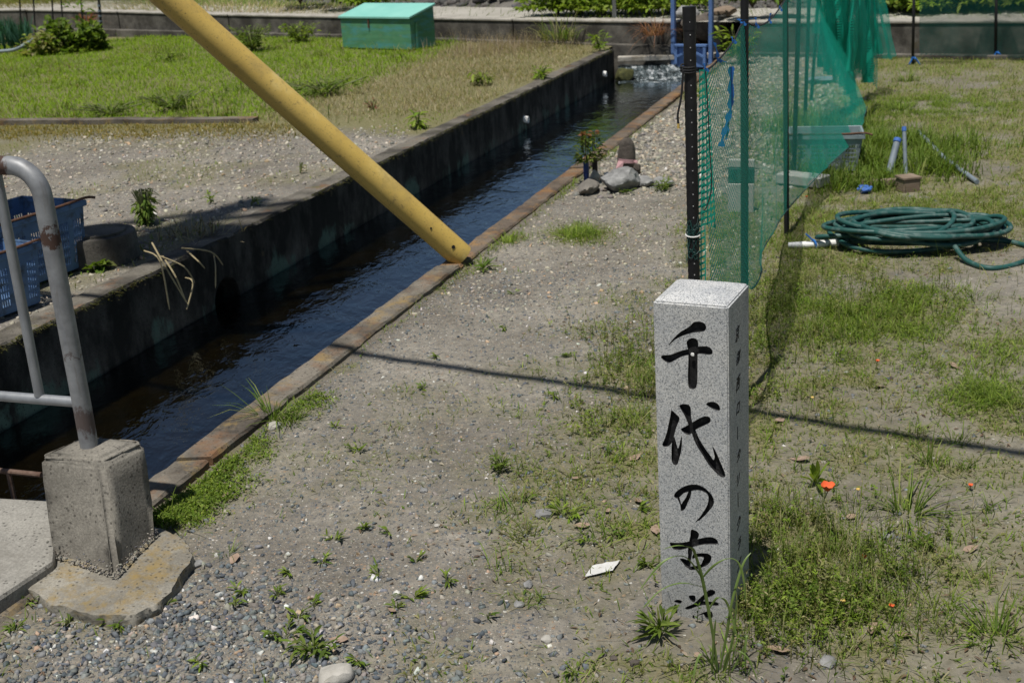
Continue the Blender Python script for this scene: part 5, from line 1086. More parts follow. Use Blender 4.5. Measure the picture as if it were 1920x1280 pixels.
def blob_pts(B, n, seed, spread=.62, hf=height, lim=None):
    rng = np.random.default_rng(seed); B = np.array(B); w = B[:, 3] * B[:, 2] ** 2; k = rng.choice(len(B), n, p=w / w.sum()); x = B[k, 0] + rng.normal(0, 1, n) * B[k, 2] * spread; y = B[k, 1] + rng.normal(0, 1, n) * B[k, 2] * spread
    s = x - SL * y; ok = (s > S_KERB_OUT + .03) & (rng.uniform(0, 1, n) < .06 + 3.2 * (fbm(x, y, 8, 3, seed) - .36)); x, y = x[ok], y[ok]; return np.stack([x, y, hf(x, y)], 1)
def tall_mask(B, k=1.0): return lambda s, x, y: np.clip(blob_field(B, x, y) * k, 0, 1) * (s > S_KERB_OUT + .03)
TALL = W([(1700, 300, .22, .5), (1600, 310, .22, 1), (1560, 280, .25, .9), (1530, 240, .3, .6), (1640, 280, .3, .9), (1730, 280, .25, .6), (1750, 320, .2, .35), (1655, 345, .12, .5), (1590, 350, .14, .6), (1540, 335, .1, .7)])
stuff_blades('tall_grass', blob_pts(TALL, 15000, 14, .7), (.08, .2), (.004, .008), GREEN, GW, .3, 'tall green grass round the crate and pipe stubs', 'grass', 14, (.2, .8))
LUSH = W([(1650, 590, .24, 1), (1560, 570, .15, .6), (1720, 560, .16, .7), (1600, 640, .12, .6), (1850, 745, .14, .7), (1090, 437, .12, .8), (950, 448, .07, .9), (1740, 200, .5, .5), (1280, 178, .2, 1), (1800, 660, .2, .4)])
stuff_blades('lush_grass', blob_pts(LUSH, 36000, 15), (.025, .075), (.0018, .0038), GREEN + BRIGHT, GW + BW, .7, 'dense bright green grass patches', 'grass', 15, (.3, .9))
# upright leafy weeds
WEED = W([(1515, 1000, .15, 1), (1490, 1080, .13, 1), (1560, 1110, .14, .9), (1450, 960, .08, .7), (1470, 1150, .08, .9), (1620, 1130, .12, .7), (1700, 1110, .14, .4), (1480, 600, .18, .8), (1430, 640, .14, .9), (1450, 740, .12, .6), (1440, 560, .12, .7), (1530, 560, .2, .5), (1200, 760, .14, .5), (1220, 690, .12, .6), (1150, 800, .12, .45), (1190, 640, .15, .4), (1430, 1150, .05, .8), (1460, 1220, .06, .7), (1640, 560, .2, .5)])
rng = np.random.default_rng(16); P = blob_pts(WEED, 4300, 16, .95); n = len(P)
tag(np_mesh('upright_weeds', *sprigs(P, rng.uniform(.02, .11, n) * rng.uniform(.45, 1, n), 9, palette(n, GREEN + BRIGHT + OLIVE, GW + BW + OW, .15, rng), rng, (.012, .0042), .3), M['leaf']), 'small upright leafy weeds beside and behind the marker', 'weeds', kind='stuff')
stuff_blades('thin_stalks', blob_pts(WEED, 7000, 29, 1.1), (.03, .13), (.0011, .0026), GREEN + OLIVE, GW + OW, .3, 'thin upright grass stalks standing among the leafy weeds', 'grass', 29, (.1, .6), hi=True)
# creeping weeds by the kerb
CREEP = W([(380, 915, .1, 1), (340, 950, .09, 1), (450, 850, .08, 1), (420, 870, .08, .9), (310, 975, .06, 1), (500, 800, .06, .8), (560, 770, .07, .7), (480, 830, .05, .7), (330, 905, .04, .7), (355, 990, .05, .7), (600, 745, .05, .5), (620, 680, .04, .4)])
rng = np.random.default_rng(17); P = blob_pts(CREEP, 14000, 17, .68); n = len(P); P[:, 2] += rng.uniform(0, .018, n)
V = leaves(P, rng.uniform(0, 6.28, n), rng.normal(.45, .4, n), rng.uniform(.007, .018, n), rng.uniform(.003, .006, n), palette(n, BRIGHT + GREEN, BW + GW, .15, rng), rng)
tag(np_mesh('creeping_weeds', *V, M['leaf']), 'low bright green creeping weeds along the kerb beside the block', 'weeds', kind='stuff')
rng = np.random.default_rng(18); P = keep(190000, lambda s, x, y: .3 * gsq(s, x, y), (-2.05, 2.6, 1.75, 6), seed=18); n = len(P)
V = leaves(P, rng.uniform(0, 6.28, n), rng.normal(.4, .35, n), rng.uniform(.008, .026, n), rng.uniform(.003, .007, n), palette(n, GREEN + OLIVE, GW + OW, .18, rng), rng)
tag(np_mesh('small_weeds', *V, M['leaf']), 'tiny weed leaves scattered over the field and path edges', 'weeds', kind='stuff')

# left bank: lawn, dry verge, mossy strip, bank above the wall
def lawn_p(s, x, y): d1, d2 = lawn_mask(x, y); return sstep(.03, .2, d1) * sstep(-.15, .25, d2) * (.8 + .4 * fbm(x, y, 2, 3, 81)) * (y < 17.6)
LB = (-14.5, -3.5, 9, 18)
P = keep(200000, lambda s, x, y: np.clip(lawn_p(s, x, y), 0, 1), LB, height_left, 19)
stuff_blades('lawn_grass', P, (.025, .07), (.004, .008), [(.17, .285, .012), (.215, .33, .02), (.14, .225, .016), (.28, .35, .045)], [3, 3, 2, 1], .6, 'bright yellow-green lawn on the left bank', 'grass', 19)
def dry_p(s, x, y):
    d1, d2 = lawn_mask(x, y); return sstep(.3, -.1, d2) * sstep(8.4, 10.0, y + 1.2 * (fbm(x, y, 1, 3, 82) - .5)) * (s < S_WALL - .2) * np.clip(.4 + 1.2 * (fbm(x, y, 1.8, 3, 83) - .3), 0, 1) * (y < 15.5)
P = keep(120000, lambda s, x, y: np.clip(dry_p(s, x, y), 0, 1), (-7, -3.5, 8, 15.5), height_left, 20)
stuff_blades('dry_grass', P, (.02, .075), (.0025, .005), DRY + OLIVE, [4, 4, 2, 2, 2, 2, 2, 2], .6, 'fuzzy dry straw-coloured grass along the far left verge', 'grass', 20)
TUF = W([(1020, 70, .6, 1), (960, 90, .5, .8), (900, 100, .4, .6), (1080, 65, .4, .7)], Z_LEFT)
P = keep(40000, lambda s, x, y: np.clip(blob_field(TUF, x, y) * .6, 0, 1) * (s < S_WALL - .2), (-7, -3.5, 10, 15.5), height_left, 21)
stuff_blades('dry_seed_grass', P, (.1, .26), (.0025, .005), [(.3, .24, .17), (.36, .3, .22), (.25, .19, .12)], [1, 1, 1], .3, 'tall pale seeding dry grass before the far wall', 'grass', 21)
def mix_p(s, x, y): d1, d2 = lawn_mask(x, y); return sstep(.05, .3, d1) * sstep(1.6, .1, d1 + 1.2 * (fbm(x, y, .8, 2, 84) - .5)) * sstep(-.6, 0, d2)
P = keep(60000, lambda s, x, y: np.clip(.9 * mix_p(s, x, y) * np.clip(3 * (fbm(x, y, 1.6, 3, 86) - .33), 0, 1), 0, 1), LB, height_left, 22)
stuff_blades('rough_grass', P, (.06, .18), (.005, .01), [(.07, .12, .02), (.1, .155, .03)] + OLIVE, [4, 4] + OW, .45, 'rougher darker grass at the near edge of the lawn', 'grass', 22, (.2, .8))

def moss_p(s, x, y): d1, d2 = lawn_mask(x, y); return sstep(-.95, -.35, d1 + .5 * (fbm(x, y, 1.5, 3, 85) - .5)) * sstep(-.06, -.12, d1) * sstep(-.6, 0.3, d2 + .3)
P = keep(70000, lambda s, x, y: np.clip(moss_p(s, x, y), 0, 1), (-9, -4.2, 7.8, 11.5), height_left, 23)
stuff_blades('mossy_strip', P, (.015, .045), (.004, .009), [(.25, .19, .05), (.2, .16, .04), (.15, .15, .035), (.3, .24, .09)], [3, 3, 2, 1], .6, 'yellow-brown mossy low growth in front of the lawn edging', 'moss', 23)
SPARSE = lambda s, x, y: .25 * sstep(.58, .72, fbm(x, y, 1.4, 4, 55)) * (s < S_WALL - .17)
P = keep(50000, lambda s, x, y: np.clip(SPARSE(s, x, y), 0, 1), (-7, -3.48, 4.3, 9.5), height_left, 24)
stuff_blades('sparse_weeds', P, (.015, .05), (.003, .006), BRIGHT + OLIVE, BW + OW, .6, 'scattered thin weeds on the left bank gravel', 'weeds', 24)
# grass on the bank above the far wall (left part) and in the joints of the path
def bank_pts(n, i0, i1, o0_, o1_, seed):
    rng = np.random.default_rng(seed); k = rng.uniform(i0, i1, n); a = np.array(UP)[np.floor(k).astype(int)]; b = np.array(UP)[np.floor(k).astype(int) + 1]; f = (k % 1)[:, None]; p = a + (b - a) * f; off = rng.uniform(o0_, o1_, n)
    x = p[:, 0] + .5 * off; y = p[:, 1] + .85 * off; z = .335 + np.clip((off - 1.38) / 4.12, 0, 1) * .815 + p[:, 2] + np.where(off > 1.5, .35 * (fbm(x, y, .9, 4, 61) - .5), 0); return np.stack([x, y, z], 1)
stuff_blades('bank_grass', bank_pts(16000, 8, 13, 1.0, 3.4, 25), (.1, .28), (.008, .015), GREEN + OLIVE, GW + OW, .5, 'rough green grass on the bank above the far wall at upper left', 'grass', 25, (.3, .8))
stuff_blades('bank_grass', bank_pts(5000, 8, 13, .15, 1.2, 26), (.05, .12), (.006, .01), OLIVE + DRY, OW + DW, .6, 'sparse dry grass on the upper path at the left', 'grass', 26)
stuff_blades('bank_grass', bank_pts(900, 1, 8, .2, 1.3, 27), (.05, .12), (.006, .012), GREEN, GW, .6, 'few green tufts on the pale upper path', 'grass', 27)
P = bank_pts(5000, 1, 9, 1.4, 3.0, 28); rng = np.random.default_rng(28); n = len(P); V, F, C = pebbles(P, rng.uniform(.02, .075, n), palette(n, [(.09, .085, .08), (.15, .145, .135), (.22, .21, .2)], [2, 2, 1], .15, rng), rng); tag(np_mesh('bank_rubble', V, F, C, M['stone']), 'grey rubble on the slope above the upper path', 'rubble', kind='stuff')

# ---- single plants
def tuft(px, py, n, L, Wd, label, seed, left=False, pal=GREEN, w=GW, lean=.5, rad=.02, droop=(.2, .9), group=None, name='grass_tuft', cat_='grass', part='blades'):
    p = at(px, py, left); t = empty(name, p, 0, label, cat_, group); rng = np.random.default_rng(seed)
    a = rng.uniform(0, 6.28, n); r = rad * np.sqrt(rng.uniform(0, 1, n)); P = np.stack([r * np.cos(a), r * np.sin(a), np.full(n, -.006)], 1)
    V = blades(P, a + rng.normal(0, .5, n), L[0] + (L[1] - L[0]) * rng.uniform(0, 1, n) ** 1.5, rng.uniform(*Wd, n) * .85, np.clip(rng.normal(lean, .42, n), .03, 1.45), rng.uniform(droop[0] * .5, droop[1] * 1.35, n), palette(n, pal, w, .22, rng), rng)
    np_mesh(part, *V, M['leaf'], t); return t
def weed(px, py, n, L, Wd, H, label, seed, left=False, pal=GREEN, w=GW, rad=.03, group='small weeds on the path', name='weed', pitch=.35, cat_='weed'):
    """low broad-leaved plant: several stems with lance leaves"""
    p = at(px, py, left); t = empty(name, p, 0, label, cat_, group); rng = np.random.default_rng(seed)
    if left and n > 60: n = int(n * 2.6); L = (L[0] * .55, L[1] * .6); Wd = (Wd[0] * .8, Wd[1] * .8)
    ns = max(3, n // 6)
    sa = rng.uniform(0, 6.28, ns); sr = rad * rng.uniform(.3, 1, ns); k = rng.integers(0, ns, n); f = rng.uniform(.15, 1, n)
    P = np.stack([sr[k] * np.cos(sa[k]) * f, sr[k] * np.sin(sa[k]) * f, H * f * rng.uniform(.6, 1, n)], 1)
    V = leaves(P, sa[k] + rng.normal(0, .9, n), rng.normal(pitch, .35, n), rng.uniform(*L, n), rng.uniform(*Wd, n), palette(n, pal, w, .15, rng), rng)
    np_mesh('leaves', *V, M['leaf'], t)
    st = MB()
    for i in range(ns): st.tube([(0, 0, -.005), (sr[i] * math.cos(sa[i]) * .5, sr[i] * math.sin(sa[i]) * .5, H * .6), (sr[i] * math.cos(sa[i]), sr[i] * math.sin(sa[i]), H * .95)], .0012 if not left else .003, 4)
    st.build('stem', STEM, t); return t
STEM = noisy('green_stem', [(.3, (.09, .11, .03)), (.7, (.14, .16, .06))], 30, .7, 0)
tuft(512, 786, 44, (.09, .21), (.0035, .006), 'long-bladed grass tuft overhanging the kerb beside a pale stone', 101, lean=.55, rad=.02); tuft(545, 792, 90, (.03, .085), (.0024, .004), 'dense short grass clump right of the long-bladed tuft', 102, lean=.5, rad=.03)
tuft(950, 458, 60, (.04, .1), (.0025, .004), 'bright green grass tuft at the kerb above the yellow tube end', 103, pal=BRIGHT, w=BW, lean=.4, rad=.05); tuft(1085, 448, 110, (.04, .1), (.0025, .004), 'wide bright grass clump in the middle of the path', 104, pal=BRIGHT, w=BW, lean=.5, rad=.1)
tuft(1130, 452, 60, (.03, .08), (.0025, .004), 'lower grass clump touching the wide bright one on its right', 105, pal=BRIGHT + GREEN, w=BW + GW, lean=.6, rad=.07)
tuft(1700, 960, 60, (.07, .2), (.003, .006), 'large sprawling grass tuft with arching blades on the right field', 106, lean=.75, rad=.03, droop=(.3, 1)); tuft(1865, 1190, 46, (.05, .13), (.003, .0055), 'drooping grass tuft near the lower right corner', 107, lean=.8, rad=.03)
tuft(1870, 755, 50, (.04, .11), (.0025, .004), 'grass tuft with dark shade at the right edge of the picture', 108, rad=.05); tuft(1560, 545, 50, (.03, .08), (.002, .004), 'round grass tuft below the hose coil', 109, rad=.05); tuft(1830, 560, 40, (.04, .1), (.002, .004), 'upright grass tuft right of the lush patch', 118, rad=.05)
tuft(1350, 1255, 44, (.04, .12), (.002, .004), 'short grass clump at the foot of the tall stalk before the marker', 110, lean=.5, rad=.035); tuft(1405, 1150, 36, (.03, .08), (.0018, .003), 'fine grass at the right foot of the marker', 111, lean=.35, rad=.03)
tuft(320, 985, 12, (.06, .14), (.0025, .004), 'few long grass blades beside the concrete block', 112, lean=.35, rad=.02); tuft(430, 1040, 24, (.03, .07), (.0015, .0028), 'small grass tuft right of the footing', 113, rad=.015); tuft(1700, 155, 60, (.06, .16), (.005, .009), 'dark upright grass tuft in the far right field', 114, rad=.06, lean=.35); tuft(1690, 210, 60, (.08, .2), (.005, .009), 'wide dark grass clump behind the pipe stubs', 115, rad=.1, lean=.5); tuft(1640, 240, 70, (.08, .2), (.005, .009), 'tall grass clump right of the net edge', 116, rad=.1)
tuft(1745, 870, 20, (.08, .15), (.003, .005), 'upright pair of grass stalks above the sprawling tuft', 117, lean=.2, rad=.02)
# tall stalk of grass in front of the marker
def tall_grass():
    p = at(1372, 1262); t = empty('tall_grass_stalk', p, 0, 'tall arching grass stalks in front of the marker foot', 'grass')
    Yp = p.y
    def strip(pts, w, nm='blade'):
        P = cat([Dp(a, b, Yp + dy) - p for a, b, dy in pts], 6); m = MB(); vs_ = []; n = len(P)
        for i, q in enumerate(P):
            f = i / (n - 1); ww = w * (.5 + .8 * math.sin(math.pi * min(.98, f * .85 + .15))) * (1 if f < .97 else .2); sd = Vector((.8, -.3, .25 * math.sin(i * .5 + w * 900))).normalized(); vs_ += [q - sd * ww, q - Vector((0, .6 * ww, .2 * ww)), q + sd * ww]
        for i in range(n - 1): k = i * 3; m.f += [(k, k + 1, k + 4, k + 3), (k + 1, k + 2, k + 5, k + 4)]
        m.v = [tuple(v_) for v_ in vs_]; o = m.build(nm, BLADE, t, smooth=True); return o
    strip([(1345, 1255, 0), (1335, 1180, -.01), (1318, 1090, -.02), (1304, 1040, -.03), (1295, 1026, -.04), (1270, 1022, -.05), (1240, 1030, -.06)], .0028)
    strip([(1318, 1085, -.02), (1290, 1047, -.04), (1265, 1042, -.05), (1235, 1060, -.06), (1200, 1105, -.07)], .0024)
    strip([(1320, 1100, -.02), (1280, 1092, -.05), (1240, 1105, -.06), (1205, 1140, -.07)], .0022)
    strip([(1315, 1085, -.02), (1338, 1060, -.035), (1365, 1046, -.04), (1385, 1055, -.045), (1395, 1090, -.05), (1398, 1130, -.05)], .0023)
    strip([(1330, 1140, -.02), (1345, 1120, -.03), (1360, 1125, -.03), (1370, 1150, -.03), (1384, 1200, -.04)], .0022)
    strip([(1350, 1255, 0), (1362, 1190, -.01), (1372, 1130, -.02), (1392, 1060, -.01), (1408, 1035, 0)], .0022)
    strip([(1360, 1255, 0), (1375, 1190, -.01), (1382, 1120, -.02)], .002); strip([(1335, 1260, 0), (1338, 1200, -.01), (1342, 1160, -.02)], .002)
    strip([(1370, 1262, 0), (1395, 1215, -.01), (1400, 1190, -.02), (1395, 1240, -.03)], .002); strip([(1345, 1262, 0), (1318, 1225, -.02), (1305, 1245, -.03), (1300, 1275, -.04)], .0022)
    strip([(1355, 1260, 0), (1370, 1220, -.02), (1400, 1230, -.04), (1420, 1275, -.05)], .0022)
BLADE = noisy('grass_blade', [(.3, (.09, .15, .03)), (.7, (.15, .21, .055))], 20, .5, 0)
tall_grass()
weed(1240, 1190, 44, (.035, .075), (.006, .011), .055, 'leafy weed with lance leaves at the left foot of the marker', 201, rad=.035, group=None, pitch=.5); weed(940, 885, 90, (.012, .026), (.004, .008), .045, 'round bushy weed alone in the middle of the path', 202, rad=.045, group=None); weed(905, 505, 22, (.04, .075), (.009, .015), .03, 'broad-leaved weed at the tip of the yellow tube', 203, rad=.03, group=None, pitch=.6)
weed(1530, 905, 12, (.05, .08), (.012, .02), .02, 'pale broad leaf rosette beside the big poppy', 204, rad=.02, group=None, pitch=.9, pal=BRIGHT, w=BW); weed(1730, 1025, 30, (.02, .035), (.008, .014), .03, 'dark leafy weed under the sprawling grass tuft', 205, rad=.03, group=None); weed(1060, 975, 34, (.02, .04), (.005, .009), .035, 'pale green weed over the weathered grey stone', 206, rad=.04, group=None, pal=BRIGHT, w=BW)
weed(590, 1225, 60, (.025, .045), (.006, .01), .03, 'largest crabgrass patch at the bottom of the path', 207, rad=.065, group=None); weed(535, 1200, 26, (.02, .035), (.005, .009), .025, 'crabgrass just left of the largest patch', 208, rad=.035, group=None)
GRP = 'small weeds on the path'; k = 0
for (px, py, n, r, lab) in [(670, 850, 22, .025, 'small weed by itself between kerb and bushy weed'), (1040, 745, 24, .03, 'weed in the cable shadow right of centre'), (630, 805, 12, .018, 'small weed right of the kerb grass tuft'), (795, 733, 12, .02, 'tiny weed below the cable shadow'), (960, 550, 12, .02, 'small dark weed beyond the cable shadow'), (945, 618, 14, .02, 'thin weed in the middle of the far path'), (1070, 668, 14, .02, 'weed just above the cable shadow'), (820, 672, 12, .018, 'weed lying in the cable shadow at left'), (675, 992, 18, .03, 'flat crabgrass in the lower middle of the path'), (625, 1012, 18, .03, 'flat crabgrass left of the middle'), (605, 1055, 12, .02, 'tiny crabgrass below the flat ones'), (545, 1075, 14, .025, 'crabgrass sprig near the coarse gravel edge'), (780, 1058, 12, .022, 'two-armed weed sprig on the lower path'), (710, 1085, 14, .025, 'left end of the weed arc on the lower path'), (775, 1125, 26, .035, 'middle of the weed arc on the lower path'), (838, 1095, 16, .022, 'right end of the weed arc on the lower path'), (745, 1145, 10, .015, 'weed shading a dark dead leaf'), (450, 1110, 16, .025, 'weed on gravel right of the footing'), (440, 1140, 14, .025, 'lower weed on gravel right of the footing'), (520, 1120, 14, .02, 'weed between gravel and bare path'), (590, 1140, 12, .02, 'small weed above the largest crabgrass'), (560, 1165, 20, .03, 'crabgrass above the largest patch'), (220, 1175, 20, .03, 'long-leaved weed below the footing'), (310, 1140, 16, .025, 'weed at the right corner of the footing'), (30, 1190, 16, .03, 'weed at the left edge on coarse gravel'), (130, 1170, 14, .025, 'weed left below the footing'), (675, 1245, 14, .02, 'weed at the bottom beside a dead leaf'), (1075, 1262, 12, .02, 'weed at the bottom edge near the centre'), (1195, 960, 18, .03, 'weed by the left edge of the marker'), (1150, 1010, 20, .035, 'pale weed row left of the marker'), (1100, 1020, 18, .03, 'pale weed further left of the marker'), (1215, 1060, 24, .025, 'weed tuft at left of the lower marker'), (985, 945, 10, .02, 'small pale weed above the grey stone'), (730, 1000, 8, .015, 'tiny weed at the lower middle'), (380, 1250, 14, .025, 'weed at the bottom left edge'), (915, 1165, 7, .012, 'single tiny sprout on bare ground'), (60, 1130, 12, .025, 'weed left of the footing on gravel')]:
    k += 1; weed(px, py, n, (.016, .034), (.004, .007), .018, lab, 220 + k, rad=r, pal=GREEN + BRIGHT, w=GW + BW)
weed(1240, 358, 60, (.03, .06), (.006, .01), .06, 'dark green weed beside the rightmost shrine stone', 301, rad=.05, group=None); weed(1175, 362, 24, (.02, .035), (.006, .01), .03, 'weed growing over the front of the big shrine boulder', 302, rad=.05, group=None)
LG = 'weeds on the left bank'
weed(275, 418, 70, (.06, .11), (.012, .02), .19, 'dark drooping bushy plant on the left bank near the ring', 303, True, rad=.06, group=LG, pitch=-.5); weed(785, 240, 40, (.06, .1), (.018, .03), .12, 'yellow-green leafy plant at the left wall edge', 304, True, pal=BRIGHT, w=BW, rad=.07, group=LG, pitch=-.2); weed(905, 155, 60, (.06, .1), (.015, .03), .13, 'pale green plant in the dry grass', 305, True, pal=BRIGHT + OLIVE, w=BW + OW, rad=.13, group=LG, pitch=-.2); weed(1008, 148, 50, (.06, .1), (.015, .03), .12, 'yellow-green plant near the far end of the left wall', 306, True, pal=BRIGHT, w=BW, rad=.13, group=LG); weed(1125, 95, 60, (.07, .1), (.015, .03), .2, 'yellow plant at the far tip of the left wall', 307, True, pal=BRIGHT, w=BW, rad=.14, group=LG)
weed(700, 203, 30, (.03, .06), (.008, .015), .08, 'reddish low weed in the dry grass', 308, True, pal=[(.16, .045, .045), (.22, .07, .06)], w=[1, 1], rad=.07, group=LG); weed(475, 95, 120, (.08, .14), (.02, .035), .3, 'dark green bushy weed on the lawn right of the tube', 309, True, rad=.3, group=LG); weed(565, 80, 100, (.08, .14), (.025, .04), .24, 'light green leafy weed on the far lawn near the wall', 310, True, pal=BRIGHT, w=BW, rad=.25, group=LG); weed(325, 205, 90, (.06, .12), (.02, .03), .15, 'dark weed clump at the near edge of the lawn', 311, True, rad=.3, group=LG); weed(610, 175, 110, (.06, .12), (.02, .03), .14, 'green weed clump at the right end of the lawn', 312, True, rad=.4, group=LG); weed(210, 215, 90, (.05, .1), (.015, .025), .1, 'grassy weed clump at the lawn edging on the left', 313, True, rad=.36, group=LG); weed(320, 115, 30, (.06, .1), (.02, .03), .14, 'small dark weed in the middle of the lawn', 314, True, rad=.14, group=LG); weed(395, 380, 20, (.03, .05), (.008, .012), .05, 'small pale plant on the gravel above the wall', 315, True, pal=BRIGHT, w=BW, rad=.04, group=LG); weed(470, 385, 18, (.04, .06), (.008, .012), .03, 'flat pale plant at the wall edge', 316, True, pal=BRIGHT, w=BW, rad=.04, group=LG); weed(563, 325, 16, (.02, .04), (.006, .01), .07, 'thin brown sprig on the left gravel', 317, True, pal=OLIVE, w=OW, rad=.03, group=LG); weed(175, 500, 16, (.05, .08), (.03, .05), .03, 'broad-leaved vine between the crate and ring', 318, True, rad=.06, group=LG)
# dry stems hanging over the wall
t = empty('hanging_dry_grass', Vector((sx(S_WALL - .1, 5.75), 5.75, Z_LEFT)), 0, 'dry grass clump with long stems hanging over the dark wall', 'grass'); q = t.location; rng = random.Random(3); m = MB()
for (x0, y0, x1, y1, x2, y2) in [(270, 470, 300, 490, 318, 580), (300, 480, 345, 500, 365, 530), (345, 520, 362, 530, 350, 580), (340, 465, 395, 472, 418, 497), (350, 470, 372, 490, 384, 503), (285, 455, 310, 500, 352, 570), (305, 480, 330, 520, 348, 565), (400, 475, 404, 500, 404, 540)]:
    def onw(px, py, off):
        d_ = ray(px, py); k_ = (S_WALL + off) / (d_.x - SL * d_.y); return Vector((d_.x * k_, d_.y * k_, CAM_H + d_.z * k_)) - q
    a, b_, c_ = onw(x0, y0, -.01), onw(x1, y1, .07), onw(x2, y2, .05); m.tube(cat([a, b_, c_], 5), [.0035] * 10 + [.0015], 5)
m.build('long_stems', M['board'] if False else noisy('dry_stem', [(.3, (.3, .24, .13)), (.7, (.42, .36, .22))], 20, .8, 0), t)
rngn = np.random.default_rng(9); n = 130; P = np.stack([rngn.normal(-.1, .1, n), rngn.normal(.02, .09, n), np.full(n, -.005)], 1); np_mesh('dry_clump', *blades(P, rngn.uniform(0, 6.28, n), rngn.uniform(.05, .14, n), rngn.uniform(.003, .006, n), np.abs(rngn.normal(.7, .4, n)), rngn.uniform(.1, .8, n), palette(n, DRY + [(.1, .08, .05)], DW + [3], .15, rngn), rngn), M['leaf'], t)
tuft(1225, 98, 150, (.15, .36), (.005, .009), 'rusty brown dry grass clump left of the blue gate', 320, True, pal=[(.22, .1, .055), (.3, .16, .09), (.16, .07, .04)], w=[2, 2, 1], lean=.5, rad=.09, droop=(.6, 1.4)).location = Dp(1226, 66, 12.98)
tuft(165, 45, 60, (.15, .3), (.01, .016), 'rusty red dry weed on the far ledge at upper left', 321, True, pal=[(.2, .07, .045), (.28, .12, .08)], w=[1, 1], rad=.1).location = Dp(165, 44, 17.9)
tuft(1055, 70, 120, (.15, .4), (.008, .014), 'tall dark grass clump against the far wall', 322, True, rad=.2, lean=.35, pal=GREEN + OLIVE, w=GW + OW).location = Dp(1050, 74, 13.55)
weed(1385, 120, 130, (.07, .13), (.02, .035), .35, 'yellow-green weed clump right of the blue gate', 323, False, pal=BRIGHT, w=BW, rad=.22, group=None)
# poppies
def poppy(px, py, h, r, lab, i):
    p = at(px, py); t = empty('poppy', p, 0, lab, 'flower', 'orange poppies'); rng = random.Random(i); tip = Vector((h * .18, .0, h)); MB().tube(cat([(0, 0, -.005), (h * .02, 0, h * .5), tip], 5), .0012, 6).build('stem', STEM, t)
    for k in range(4):
        a0 = k * math.pi / 2 + .3; m = MB(); N = 6
        for ii in range(N + 1):
            for jj in range(5):
                f = ii / N; g = (jj / 4 - .5) * 2.3; rr = r * f * (1 - .12 * abs(g)); z = r * 1.05 * f ** 1.5 + .13 * r * f * math.sin(g * 3.1 + k * 1.9); m.v.append(tuple(tip + Vector((rr * math.cos(a0 + g * .75), rr * math.sin(a0 + g * .75), z))))
        for ii in range(N):
            for jj in range(4): q_ = ii * 5 + jj; m.f.append((q_, q_ + 5, q_ + 6, q_ + 1))
        m.build('petal', M['poppy'], t, smooth=True)
    rock('seed_head', tip + Vector((0, 0, r * .3)), (r * .22, r * .22, r * .3), STEM, 5, .1, t)
poppy(1530, 1010, .135, .0185, 'big open orange-red poppy on a thin stem right of the marker', 1)
for i, (px, py, h, lab) in enumerate([(1642, 690, .03, 'small orange poppy in the middle of the right field'), (1818, 915, .012, 'low poppy on bare earth at the right'), (1510, 380, .03, 'poppy in front of the pale beam'), (1618, 1050, .012, 'tiny poppy right of the weed bed'), (1668, 1150, .02, 'low poppy at the lower edge of the weed bed')]): poppy(px, py, h, .007, lab, i + 2)
t = None
for i, (px, py, lab) in enumerate([(1605, 945, 'tiny yellow flower above the weed bed'), (1575, 1162, 'tiny yellow flower in the low weeds'), (1520, 770, 'yellow flower on the clover behind the marker')]):
    p = at(px, py); t = empty('yellow_flower', p, 0, lab, 'flower', 'tiny yellow flowers'); MB().tube([(0, 0, 0), (.004, 0, .05)], .0009, 5).build('stem', STEM, t); rock('head', (.004, 0, .052), (.006, .006, .003), YEL if 'YEL' in globals() else M['yellow'], i, .2, t)

# ---- shrubs, hedge and trees at the back
def shrub(loc, size, n, L, label, seed, pal=GREEN, w=GW, group=None, name='shrub', cat_='shrub'):
    t = empty(name, loc, 0, label, cat_, group); rng = np.random.default_rng(seed); nc = 26
    cc = rng.standard_normal((nc, 3)); cc /= np.linalg.norm(cc, axis=1)[:, None]; cc *= rng.uniform(.35, .85, (nc, 1)); cc[:, 2] = np.abs(cc[:, 2]) * 1.0 - .1; cs = rng.uniform(.2, .4, nc)
    k = rng.integers(0, nc, n); d = rng.standard_normal((n, 3)); d /= np.linalg.norm(d, axis=1)[:, None]; P = cc[k] + d * cs[k][:, None] * rng.uniform(.6, 1, (n, 1)); P[:, 2] = np.maximum(P[:, 2], .02)
    P = P * np.array(size); c = palette(n, pal, w, .15, rng) * (.85 + .3 * rng.uniform(0, 1, nc))[k][:, None]
    V = leaves(P, np.arctan2(d[:, 1], d[:, 0]) + rng.normal(0, .6, n), rng.normal(.2, .5, n), rng.uniform(.7, 1.3, n) * L, rng.uniform(.4, .65, n) * L, c, rng); np_mesh('crown', *V, M['leaf'], t)
    m = MB()
    for i in range(7): e = Vector(cc[i * 3]) ; m.tube([(0, 0, -.1), (e.x * size[0] * .4, e.y * size[1] * .4, e.z * size[2] * .5 + .03), (e.x * size[0] * .8, e.y * size[1] * .8, abs(e.z) * size[2] * .85 + .05)], [.02 * size[2] + .004, .012 * size[2] + .003, .003], 6)
    m.build('trunk', M['bark'], t); return t
shrub(at(140, 96, True), (.5, .4, .62), 900, .1, 'dark leafy bush at the far left corner of the lawn', 401); shrub(at(92, 101, True), (.42, .35, .36), 700, .085, 'yellowing low bush left of the dark leafy bush', 402, pal=OLIVE + BRIGHT, w=OW + BW); shrub(at(168, 95, True), (.25, .25, .5), 500, .1, 'bright leafy plant at the right side of the dark bush', 403, pal=GREEN, w=GW)
